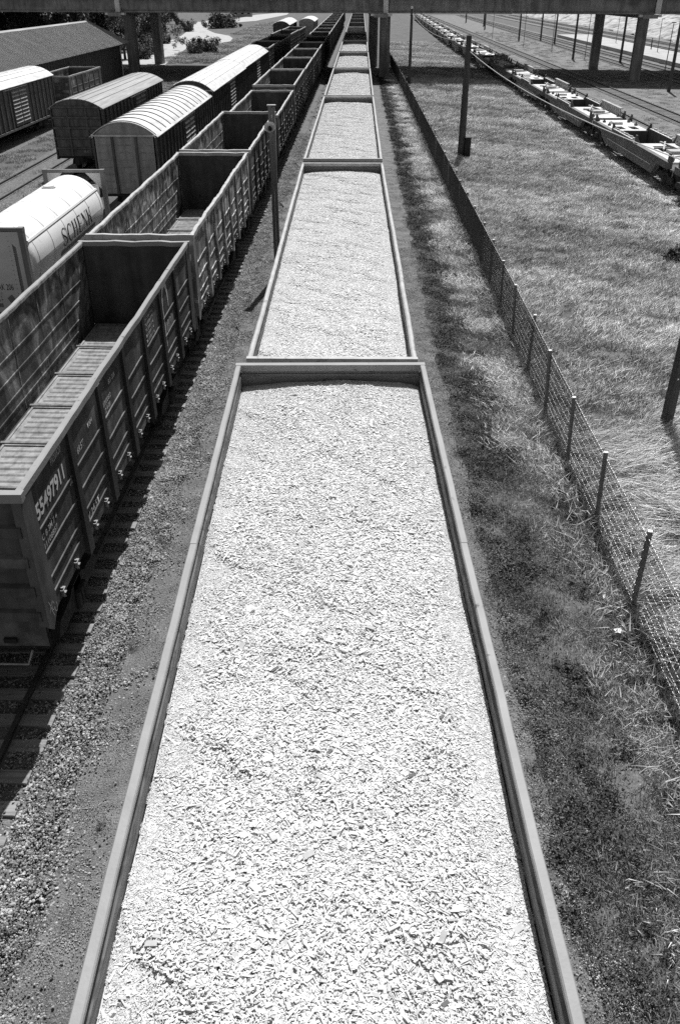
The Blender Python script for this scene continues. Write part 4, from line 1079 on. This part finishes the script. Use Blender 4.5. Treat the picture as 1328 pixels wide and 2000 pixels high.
    mb.build('footstep', M['slat'], t)
    bogies(t, (-h+.9, h-.9), True)
    return t
wu = well_unit()
yy = 41.6
for k in range(17):
    o = wu if k == 0 else copy_tree(wu)
    x = well_x(yy); o.location = (x, yy, RAILZ); o.rotation_euler = (0, 0, -math.atan2(well_x(yy+9)-well_x(yy-9), 18))
    o['label'] = ('container flat cut off by the right edge, nearest the camera' if k == 0 else ORD[k] + ' empty container flat wagon from the right edge of the view' + (', under the bridge' if 108 < yy < 140 else ''))
    yy += 19.45
# ------------------------------------------------------------------ wire fence
FY0, NPOST = 4.05, 49
def fence_x(y): return float(np.interp(y, [0, 30, 100, 150], [5.42, 5.42, 5.25, 4.9]))
fence = thing('wire_fence', 'long wire mesh fence on square posts along the grass field', 'fence', (5.42, FY0, 0))
pm = MB(); pm.box(-.042,.042,-.042,.042,-.3,1.74); POST = pm.mesh('fence_post', M['fencepost'])
cm = MB(); cm.prism([(-.043,-.043),(.043,-.043),(.043,.043),(-.043,.043)], 'z', 1.741, 1.755); CAP = cm.mesh('cap', M['white'])
ypts = [FY0 + 3*k for k in range(NPOST)]
for y in ypts:
    p = obj('fence_post', POST, fence, (fence_x(y)-5.42, y-FY0, random.uniform(-.03,.03))); p.rotation_euler = (random.uniform(-.03,.03), random.uniform(-.05,.05), random.uniform(-.2,.2))
    obj('cap', CAP, p)
for zi, z in enumerate((.16,.34,.52,.72,.92,1.12,1.33,1.54,1.66)):
    mb = MB(); P = []
    y = FY0; k = 0
    while y < ypts[-1]:
        st = .045 if y < 45 else .25
        a = k*math.pi/2; sag = -.012*math.sin((y-FY0)/3*math.pi)**2; rr = .005
        x = fence_x(y)-5.42-.04
        P.append([(x+rr*math.cos(a), y-FY0, z+sag+rr*math.sin(a)), (x-rr*math.cos(a), y-FY0, z+sag-rr*math.sin(a))])
        y += st; k += 1
    mb.grid(P); mb.build('wire', M['wire'], fence)
mb = MB(); y = FY0; H = 1.66
while y < ypts[-1]:
    x = fence_x(y)-5.42-.05; w = .0026
    mb.add([(x-w,y-FY0,.03),(x+w,y-FY0-w,.03),(x+w,y-FY0+w,.03),(x-w,y-FY0,H),(x+w,y-FY0-w,H),(x+w,y-FY0+w,H)], [(0,1,4,3),(1,2,5,4),(2,0,3,5)])
    y += .038
o = mb.build('mesh_netting', M['meshwire'], fence); o['kind'] = 'stuff'

# ------------------------------------------------------------------ poles
def pole(label, x, y, h_, r0, r1, lean=(0,0), mat='wood', name='utility_pole', group=None, cat='pole'):
    t = thing(name, label, cat, (x, y, 0), 0, group)
    mb = MB(); mb.tube([(lean[0]*k/6*h_, lean[1]*k/6*h_, -.4 if k == 0 else h_*k/6) for k in range(7)], [r0+(r1-r0)*k/6 for k in range(7)], 10); mb.build('pole', M[mat], t, smooth=True)
    mb = MB(); mb.tube([(lean[0]*h_, lean[1]*h_, h_+.001), (lean[0]*h_, lean[1]*h_, h_+.08)], [r1*1.05, r1*.3], 10); mb.build('pole_cap', M[mat], t)
    return t
p2 = pole('dark wooden pole with a steel box at its foot in the grass field', 7.42, 64.9, 7.45, .26, .19)
mb = MB(); mb.box(.2,.62,-.3,.1,.0,1.15); mb.box(.18,.64,-.33,.13,1.152,1.22); mb.build('switch_box', M['black'], p2)
mb = MB(); mb.box(.621,.66,-.12,-.05,.8,.95); mb.build('box_handle', M['dirtywhite'], p2)
p8 = pole('slim wooden pole by the far end of the fence, just before the bridge', 6.25, 114.6, 8.0, .2, .15)
mb = MB(); mb.box(-.42,-.1,-.3,.1,0,1.0); mb.build('switch_box', M['black'], p8)
mb = MB(); mb.tube([(0,0,8.08),(0,0,8.3)], .12, 8); mb.build('lamp_head', M['white'], p8)
pR = pole('dark leaning wooden pole at the right edge, nearest the camera', 8.42, 20.85, 8.0, .165, .13, (.008, 0))
mb = MB(); mb.box(-.02,.02,-.175,-.16,1.5,1.54); mb.build('tag', M['white'], pR)
right_poles = [(35.55,108.2,8.0,'dark pole at the right edge, just in front of the bridge'),(35.61,159.4,8.5,'dark pole left of the right bridge pillars'),(41.36,151.6,8.5,'dark pole standing between the two right bridge pillars'),
   (36.2,218.7,8.5,'dark pole in the middle of the far pole row'),(35.8,276.1,8.5,'farthest dark pole in the near row beyond the bridge'),(41.1,218.8,8.5,'dark pole near the far end of the platform, leftmost of its row'),(41.4,204.5,8.5,'dark pole near the far end of the platform, second of its row'),
   (36.3,330,8.5,'very distant dark pole between the tracks'),(38.5,300,8.5,'distant dark pole behind the far pole row')]
for (x, y, h_, lab) in right_poles: pole(lab, x, y, h_, .2, .15, (random.uniform(-.006,.006), 0), group='dark poles along the right tracks')
thin = [(36.6,114.2,6.6,'thin pole right of the near right bridge pillar'),(37.1,157.5,7.0,'thin bent-topped lamp post beside the dark pole left of the pillars'),(36.0,179.5,6.0,'thin signal post between two dark poles'),(33.5,196,6.0,'thin post among the far poles at the right'),
        (52,196,5.5,'thin lamp post on the bright platform, farther one'),(52,168,5.5,'thin lamp post on the bright platform, nearer one'),(46.3,190,3.6,'short white-topped post by the platform end'),(31.5,228,6.0,'distant thin post left of the far pole row')]
for (x, y, h_, lab) in thin:
    t = pole(lab, x, y, h_, .06, .045, (random.uniform(-.02,.02), 0), 'woodgrey', 'thin_post', 'thin posts along the right tracks')
    mb = MB(); mb.box(-.15,.35,-.08,.08,h_+.05,h_+.16); mb.build('lamp_arm', M['slat'], t)
# loudspeaker post between the gondolas and the chip train
lp = thing('loudspeaker_post', 'square twin-timber post with a round loudspeaker, left of the chip train', 'post', (-3.22, 34.9, 0))
for s in (-1, 1):
    mb = MB(); mb.box(s*.066-.056, s*.066+.056, -.09, .09, -.3, 6.42 if s < 0 else 6.36); mb.build('timber', M['woodgrey'], lp)
mb = MB(); mb.box(-.16,.16,-.11,.11,6.425,6.46); mb.build('cap_plate', M['slat'], lp)
mb = MB(); c0 = (-.06, -.12, 5.62); mb.tube([(c0[0], -.1, c0[2]), (c0[0], -.2, c0[2]+.03), (c0[0], -.3, c0[2]+.1), (c0[0], -.32, c0[2]+.115)], [.06,.09,.2,.215], 18, caps=False)
sp_ = mb.build('loudspeaker', M['white'], lp, smooth=True)
mb = MB(); mb.tube([(c0[0], -.2, c0[2]+.03), (c0[0], -.33, c0[2]+.12)], [.07,.045], 10); mb.build('speaker_core', M['black'], sp_)
mb = MB(); mb.bar((c0[0]-.1,-.1,c0[2]+.2),(c0[0],-.1,c0[2]),.03,.03); mb.bar((c0[0]+.1,-.1,c0[2]+.2),(c0[0],-.1,c0[2]),.03,.03); mb.build('bracket', M['slat'], sp_)

def cable(label, a, b, sag, r_=.022):
    mb = MB(); a = Vector(a); b = Vector(b); pts = []
    for k in range(25):
        u = k/24; p = a.lerp(b, u); p.z -= sag*4*u*(1-u); pts.append(p)
    mb.tube(pts, r_, 5); return tag(mb.build('cable', M['wire'], None), label, 'cable')
cable('pale cable sagging from the field pole towards the right edge pole', (7.5, 64.7, 6.55), (8.5, 20.85, 6.5), .5, .018)
cable('thin cable strung between the two field poles', (6.3, 114.4, 7.6), (7.4, 65.1, 7.2), .8, .015)

# ------------------------------------------------------------------ shed
shed = thing('shed', 'long low shed with a grey ribbed metal roof behind the left boxcars', 'shed', (-35.0, 85, 0))
mb = MB(); mb.prism([(-4.0,-.3),(4.0,-.3),(4.0,3.9),(0,5.9),(-4.0,3.9)], 'y', -39.5, 40.0); wall = mb.build('wall', M['shedwall'], shed)
bmn = MB(); bmn.box(4.001, 4.03, -.02, .02, 0, 3.8); BMESH = bmn.mesh('wall_batten', M['shedwall'])
for k in range(45): obj('wall_batten', BMESH, wall, (0, 39.5-k*.9, 0))
mb = MB(); mb.box(4.002, 4.06, 14, 17.5, 0, 3.2); mb.build('door', M['black'], shed)
for s in (-1, 1):
    # ribbed roof sheets, one per metre
    sm = MB(); w_ = 1.0; prof = []
    for k in range(5):
        y = k*.2; prof += [(y, .0), (y+.14, .0), (y+.155, .035), (y+.185, .035)]
    prof += [(1.0, 0)]
    A = Vector((s*0.05, 0, 6.45)); B = Vector((s*5.1, 0, 4.05)); n_ = Vector((s*(6.45-4.05), 0, 5.05)).normalized()
    P = []
    for u in (0, .5, 1):
        q = A.lerp(B, u); P.append([tuple(q + n_*b + Vector((0, a, 0))) for a, b in prof])
    sm.grid(P); sm.grid([[(p[0]-n_.x*.05, p[1], p[2]-n_.z*.05) for p in row] for row in P]); SH = sm.mesh('roof_sheet', M['shedroof'])
    for k in range(81): obj('roof_sheet', SH, shed, (0, -39.9+k*1.002, random.uniform(-.004,.004)))
mb = MB(); mb.prism([(-.25,6.36),(0,6.5),(.25,6.36),(.25,6.41),(0,6.55),(-.25,6.41)], 'y', -40, 41.3); mb.build('ridge_cap', M['roofgrey'], shed)
mb = MB(); mb.tube([(4.12,39.7,3.8),(4.12,39.7,.2)], .07, 8); mb.build('downpipe', M['white'], shed)

# ------------------------------------------------------------------ trees and bushes
def crown_mesh(name, seed, rx, rz, n, leaf, lobes):
    g = np.random.default_rng(seed); V = []; F = []; T = []
    C = [(Vector((g.normal(0,.45)*rx, g.normal(0,.45)*rx, g.uniform(-.55,.6)*rz)), g.uniform(.16,.5)*rx) for _ in range(lobes)]
    for i in range(n):
        c, r_ = C[g.integers(0, lobes)]
        d = Vector(g.normal(0,1,3)).normalized(); p = c + d*r_*(g.random()**.45) * Vector((1,1,.8)).length/1.62
        s = leaf*g.uniform(.6,1.4); e = Euler((g.normal(0,.8), g.normal(0,.8), g.uniform(0,6.28))).to_matrix(); b = len(V)
        for q in ((-1,0,0),(0,-.5,.12),(1,0,0),(0,.5,.12)): V.append(tuple(p + e @ Vector((q[0]*s, q[1]*s, q[2]*s))))
        F.append((b,b+1,b+2,b+3)); T.append(g.uniform(.55,1.35))
    me = bpy.data.meshes.new(name); me.from_pydata(V, [], F); me.materials.append(M['leaf'])
    a = me.attributes.new('tone', 'FLOAT', 'FACE'); a.data.foreach_set('value', np.array(T, dtype=np.float32))
    return me
CROWNS = [crown_mesh('crown', 300+k, 3.2, 3.6, 5200, .22, 26) for k in range(3)]
def trunk_mesh(seed):
    g = np.random.default_rng(seed); mb = MB(); mb.tube([(0,0,-.5),(.05,0,1.5),(.0,.1,3),(.1,0,5.5)], [.32,.24,.18,.08], 8)
    for k in range(6):
        a = g.uniform(0,6.28); z = g.uniform(1.6,4); mb.tube([(0,0,z),(math.cos(a)*1.0,math.sin(a)*1.0,z+.9),(math.cos(a)*1.9,math.sin(a)*1.9,z+2.1)], [.12,.07,.03], 6)
    return mb.mesh('trunk', M['bark'])
TRUNKS = [trunk_mesh(k) for k in range(2)]
trees = [(-40,150,1.0),(-46,158,1.15),(-53,150,1.2),(-60,160,1.3),(-68,152,1.3),(-45,176,1.0),(-50,190,1.1),(-57,182,1.25),(-66,192,1.35),(-47,205,1.0),(-50,222,1.05),(-56,236,1.2),(-62,215,1.25),(-70,230,1.4),(-52,262,1.1),(-60,285,1.3),(-64,318,1.3),(-72,270,1.4),(-44.5,187,.8),(-42.5,197,.8),(-43.5,214,.85),(-38.5,158,.8),(-57,140,1.2),(-48,142,1.0)]
wh = ['just behind the shed roof','at the bend of the pale road','deep in the dark tree belt']
for k, (x, y, s) in enumerate(trees):
    t = thing('leafy_tree', ORD[k] + ' tree of the dark belt along the pale road, counted from the shed', 'tree', (x, y, 0), random.uniform(0,6.28), 'trees behind the shed')
    obj('trunk', TRUNKS[k % 2], t).scale = (s,s,s); c = obj('crown', CROWNS[k % 3], t, (0,0,3.9*s)); c.scale = (s,s,s*random.uniform(.85,1.1))
BUSH = [crown_mesh('foliage', 400+k, 1.5, 1.3, 2600, .12, 26) for k in range(2)]
sm = MB()
for k in range(7):
    a = k*.9; sm.tube([(0,0,-.1),(.25*math.cos(a),.25*math.sin(a),.5),(.8*math.cos(a),.8*math.sin(a),1.3)], [.05,.04,.015], 5)
STEMS = sm.mesh('stem', M['bark'])
for (x, y, s, lab) in [(-41,286,2.6,'big round bush standing on the pale road bend'),(-38.7,292,1.9,'smaller bush against the big round bush on the road'),(-27.8,176,1.5,'scrubby bush on the grass mound by the road, right one'),(-30.6,180,1.4,'scrubby bush on the grass mound by the road, left one'),
                       (-29.2,170,1.1,'low bush at the foot of the grass mound'),(-46,262,1.7,'bush at the left kerb of the pale road'),(13.9,37.2,.42,'small dark shrub in the field at the right edge'),(-36.2,160,1.4,'bush right behind the left bridge pillar'),(-37.5,172,1.5,'bush at the left verge of the road, past the bridge'),(-40.6,186,1.6,'second bush at the left verge of the road, past the bridge'),(-41.5,204,1.6,'third bush at the left verge of the road, past the bridge')]:
    t = thing('bush', lab, 'bush', (x, y, 0), random.uniform(0,6.28), 'bushes'); obj('stem', STEMS, t).scale = (s,s,s); c = obj('foliage', BUSH[random.randrange(2)], t, (0,0,.75*s)); c.scale = (s,s,s*.8)

# distant hut and people
hut = thing('hut', 'small pale hut at the far end of the road under the bridge', 'hut', (-47, 398, 0), .1)
mb = MB(); mb.box(-4,4,-2.5,2.5,0,2.6); mb.build('wall', M['slat'], hut)
mb = MB(); mb.prism([(-2.9,2.55),(2.9,2.55),(0,3.7)], 'x', -4.3, 4.3); mb.build('roof', M['boxdark'], hut)
for x in (-2.6, 0, 2.6):
    mb = MB(); mb.box(x-.5, x+.5, -2.54, -2.505, .9, 2.0); mb.build('window', M['black'], hut)
def person(label, x, y, rz, dark=True):
    verts = [(0,0,.92),(0,0,1.15),(0,0,1.4),(0,0,1.52),(0,.02,1.66),(.1,0,.88),(.11,.03,.5),(.11,0,.08),(.12,.12,.04),(-.1,0,.88),(-.12,-.05,.5),(-.13,-.12,.1),(-.13,0,.04),(.19,0,1.38),(.25,.03,1.1),(.24,.12,.88),(-.19,0,1.38),(-.25,-.03,1.1),(-.25,-.02,.86)]
    rad = [.15,.14,.16,.06,.105,.1,.07,.05,.04,.1,.07,.05,.04,.07,.05,.04,.07,.05,.04]
    ed = [(0,1),(1,2),(2,3),(3,4),(0,5),(5,6),(6,7),(7,8),(0,9),(9,10),(10,11),(11,12),(2,13),(13,14),(14,15),(2,16),(16,17),(17,18)]
    me = bpy.data.meshes.new('person'); me.from_pydata(verts, ed, []); me.materials.append(M['cloth'])
    o = tag(obj('person', me, None, (x, y, .03), rz), label, 'person')
    md = o.modifiers.new('skin', 'SKIN'); me.skin_vertices[0].data[0].use_root = True
    for v, r_ in zip(me.skin_vertices[0].data, rad): v.radius = (r_, r_*.8)
    o.modifiers.new('sub', 'SUBSURF').levels = 1
    mb = MB(); mb.tube([(0,.0,1.66),(0,-.02,1.74),(0,-.02,1.79)], [.115,.1,.03], 8); mb.build('hair', M['black'], o)
    return o
person('tiny person in dark clothes walking on the distant road, left of two', -42.9, 341, .4)
person('tiny person in dark clothes walking on the distant road, right of two', -41.6, 341.8, .2)
pp = person('person in dark clothes standing on the bright platform', 53.2, 176, 1.2); pp.location.z = .62
for k, (x, y) in enumerate([(4.9,12.2),(4.92,13.25)]):
    mb = MB(); s = .09 if k == 0 else .06
    P = [[(i*s*.5 + .03*nz(i*2.0+k, j*3.0), j*s*.5 + .035*nz(i*3.0, j*2.0+k), .02 + .014*nz(i*2.1+k, j*1.7)) for i in range(-1, 3)] for j in range(-1, 3)]
    mb.grid(P); o = mb.build('paper_scrap', M['paper']); o.location = (x, y, .06); tag(o, ('larger' if k == 0 else 'smaller') + ' crumpled white paper scrap in the grass by the fence', 'litter')

# ------------------------------------------------------------------ ground cover
LEAN = (.36, .12)
GV = [grass_patch(110, .42, .10, .30, .02, LEAN, .45, 500+k, .45, 1.4) for k in range(6)]
GV += [grass_patch(130, .6, .12, .34, .02, (.3,.1), .45, 520+k) for k in range(3)]
HV = [grass_patch(110, .35, .05, .2, .014, (.6,.2), 1.6, 560+k) for k in range(3)]
LV = [grass_patch(130, .6, .3, .6, .02, (.9,-.5), .4, 540+k) for k in range(4)]
def zground(x, y):
    z = 0.05 * nz(x*0.6, y*0.45) + 0.03 * nz(x*1.9, y*1.3)
    if -13.5 < x < 2.0: z = -0.03 + 0.2*min(0.1, z)
    return z - 0.06
def field(name, label, x0, x1, y0, y1, dens, variants, pick, tone, scl, mat, keep=None, z=None, spread=.5, tilt=.05):
    n = int((x1-x0)*(y1-y0)*dens); xs_ = rng.uniform(x0, x1, n); ys_ = rng.uniform(y0, y1, n)
    if keep is not None:
        m_ = np.array([keep(a, b) for a, b in zip(xs_, ys_)]); xs_, ys_ = xs_[m_], ys_[m_]
    n = len(xs_); pts = [(a, b, zground(a, b) if z is None else z) for a, b in zip(xs_, ys_)]
    return scatter(name, variants, pts, rand_rot(n, tilt, spread), rng.uniform(scl[0], scl[1], n), rng.choice(pick, n), np.array([tone(a, b) for a, b in zip(xs_, ys_)]) * rng.uniform(.88, 1.12, n), mat, label=label)
def wave(x, y): return 1.0 + .3*nz(x*.16, y*.13) + .2*nz(x*.5, y*.4)
field('field_grass', 'tall pale grass leaning in the wind over the field', 5.5, 16.8, 8, 75, 6.0, GV, range(6), lambda x, y: wave(x, y)*random.uniform(.72, 1.28), (.6, 1.35), M['grass'])
field('field_grass', 'pale grass of the field towards and past the bridge', 5.3, 17.2, 75, 210, 2.0, GV, range(6), lambda x, y: wave(x, y)*random.uniform(.75, 1.25), (1.0, 1.8), M['grass'])
field('far_grass', 'grass between the road and the left tracks', -32, -22, 150, 330, .8, GV, range(6), lambda x, y: .9*wave(x, y), (1.3, 2.0), M['grass'], keep=lambda x, y: not (-36 < x < -27.5 and 203 < y < 245))
field('verge_grass', 'pale grass along the fence foot', 3.7, 5.35, 3, 150, 6.5, GV, range(6, 9), lambda x, y: (1.45 if y > 17 else .85)*wave(x*2, y*2), (.5, .95), M['grass'], keep=lambda x, y: nz(x*1.5, y*.5) + (x-3.9)*.6 + (0.5 if y > 17 else -.3) > .25, spread=3.14)
field('verge_grass', 'short dry grass between the chip train and the weeds', 2.75, 5.3, 2, 60, 19.0, GV, range(6, 9), lambda x, y: (.42 if x < 3.9 else .66)+.2*nz(x*1.4, y*.9), (.28, .5), M['grass'], spread=3.14)
field('flattened_grass', 'long pale grass lying flat around the foot of the right edge pole', 5.6, 8.6, 12, 21, 3.0, LV, range(4), lambda x, y: 1.1+.3*nz(x, y), (.8, 1.2), M['grass'], spread=1.0)
field('hay', 'wisp of pale dry hay in the weeds by the fence', 4.3, 5.0, 9.5, 10.6, 9.0, HV, range(3), lambda x, y: .8, (.6, 1.0), M['grass'], spread=3.14)
field('siding_grass', 'rough grass between the left sidings', -25.3, -18.8, 40, 120, 1.6, GV, range(6, 9), lambda x, y: .8, (.5, 1.0), M['grass'], spread=3.14, keep=lambda x, y: not (-22 < x < -19.3 and nz(x, y*.7) < .3))
field('track_grass', 'thin grass between the right tracks', 21.5, 39, 50, 260, .6, GV, range(6, 9), lambda x, y: .8, (.5, 1.0), M['grass'], spread=3.14, keep=lambda x, y: abs(x-29) > 1.7 and abs(x-24.2) > 1.7)
WV = [leaf_patch(260, .4, .012, .03, .13, 600+k) for k in range(5)]
field('weeds', 'dark low weeds carpeting the strip right of the chip train', 2.75, 5.3, 2, 130, 10.0, WV, range(5), lambda x, y: .8+.3*nz(x*2, y), (.7, 1.4), M['weed'], keep=lambda x, y: nz(x*1.3+1, y*.55) + .9*(3.9-x) + (.25 if y < 17 else 0) > .1, spread=3.14)
field('weeds', 'small dark weeds scattered over the gravel left of the chip train', -4.4, -2.2, 3, 110, 2.0, WV, range(5), lambda x, y: .9, (.25, .7), M['weed'], z=.01, keep=lambda x, y: nz(x*1.7, y*.8) > .15, spread=3.14)
field('fence_weeds', 'dark tangled growth along the foot of the fence', 4.85, 5.5, 3, 150, 5.0, WV, range(5), lambda x, y: .55, (.9, 1.6), M['weed'], spread=3.14)
SV = [stones_patch(190, .6, .008, .026, 700+k) for k in range(6)]
TV = [stones_patch(170, .5, .004, .011, 720+k) for k in range(4)]
field('gravel', 'loose pale ballast stones along the tie ends of the gondola track', -5.0, -3.5, 2, 75, 15.0, SV, range(6), lambda x, y: 1.0, (.8, 1.25), M['stone'], z=.01, spread=3.14, keep=lambda x, y: rng.random() < 1.0-1.25*max(0, (x+4.55)) + .25*nz(x*.8, y*.4))
field('field_weeds', 'broad-leaved weeds scattered through the field grass', 5.6, 16.6, 9, 90, .55, WV, range(5), lambda x, y: 2.2, (.8, 1.9), M['weed'], keep=lambda x, y: nz(x*.6, y*.35) > .1, spread=3.14)
field('fence_grass', 'long dry grass grown through the foot of the fence', 5.2, 5.75, 4, 150, 6.0, GV, range(6, 9), lambda x, y: .8, (.8, 1.5), M['grass'], spread=3.14)
field('gravel', 'stones half burying the tie ends of the gondola track', -5.35, -4.7, 2, 60, 4.0, SV, range(6), lambda x, y: 1.0, (.7, 1.1), M['stone'], z=.055, spread=3.14)
field('gravel', 'stones between the rails of the gondola track', -7.3, -5.2, 4, 30, 5.0, SV, range(6), lambda x, y: .8, (.8, 1.2), M['stone'], z=.05, spread=3.14)
field('path_pebbles', 'sparse pebbles on the dirt path', -3.9, -1.9, 2, 45, 1.3, SV, range(6), lambda x, y: .95, (.4, .9), M['stone'], z=-.008, spread=3.14)
field('path_grit', 'fine grit on the dirt path', -4.2, -1.9, 2, 40, 8.0, TV, range(4), lambda x, y: .9, (.8, 1.4), M['stone'], z=.004, spread=3.14)
field('path_grit', 'fine grit at the foot of the chip wagons', 1.5, 3.3, 2, 40, 8.0, TV, range(4), lambda x, y: .9, (.8, 1.5), M['stone'], z=.01, spread=3.14)
field('verge_pebbles', 'pebbles along the right side of the chip wagons', 1.5, 3.0, 2, 60, 4.5, SV, range(6), lambda x, y: .9, (.5, .9), M['stone'], z=-.005, spread=3.14)
field('white_stones', 'heaps of white ballast beside the container flats', 16.6, 18.2, 40, 130, 6.0, SV, range(6), lambda x, y: 1.0, (1.3, 2.2), M['whitestone'], z=.04, spread=3.14, keep=lambda x, y: nz(x*1.1, y*.45) > .05)
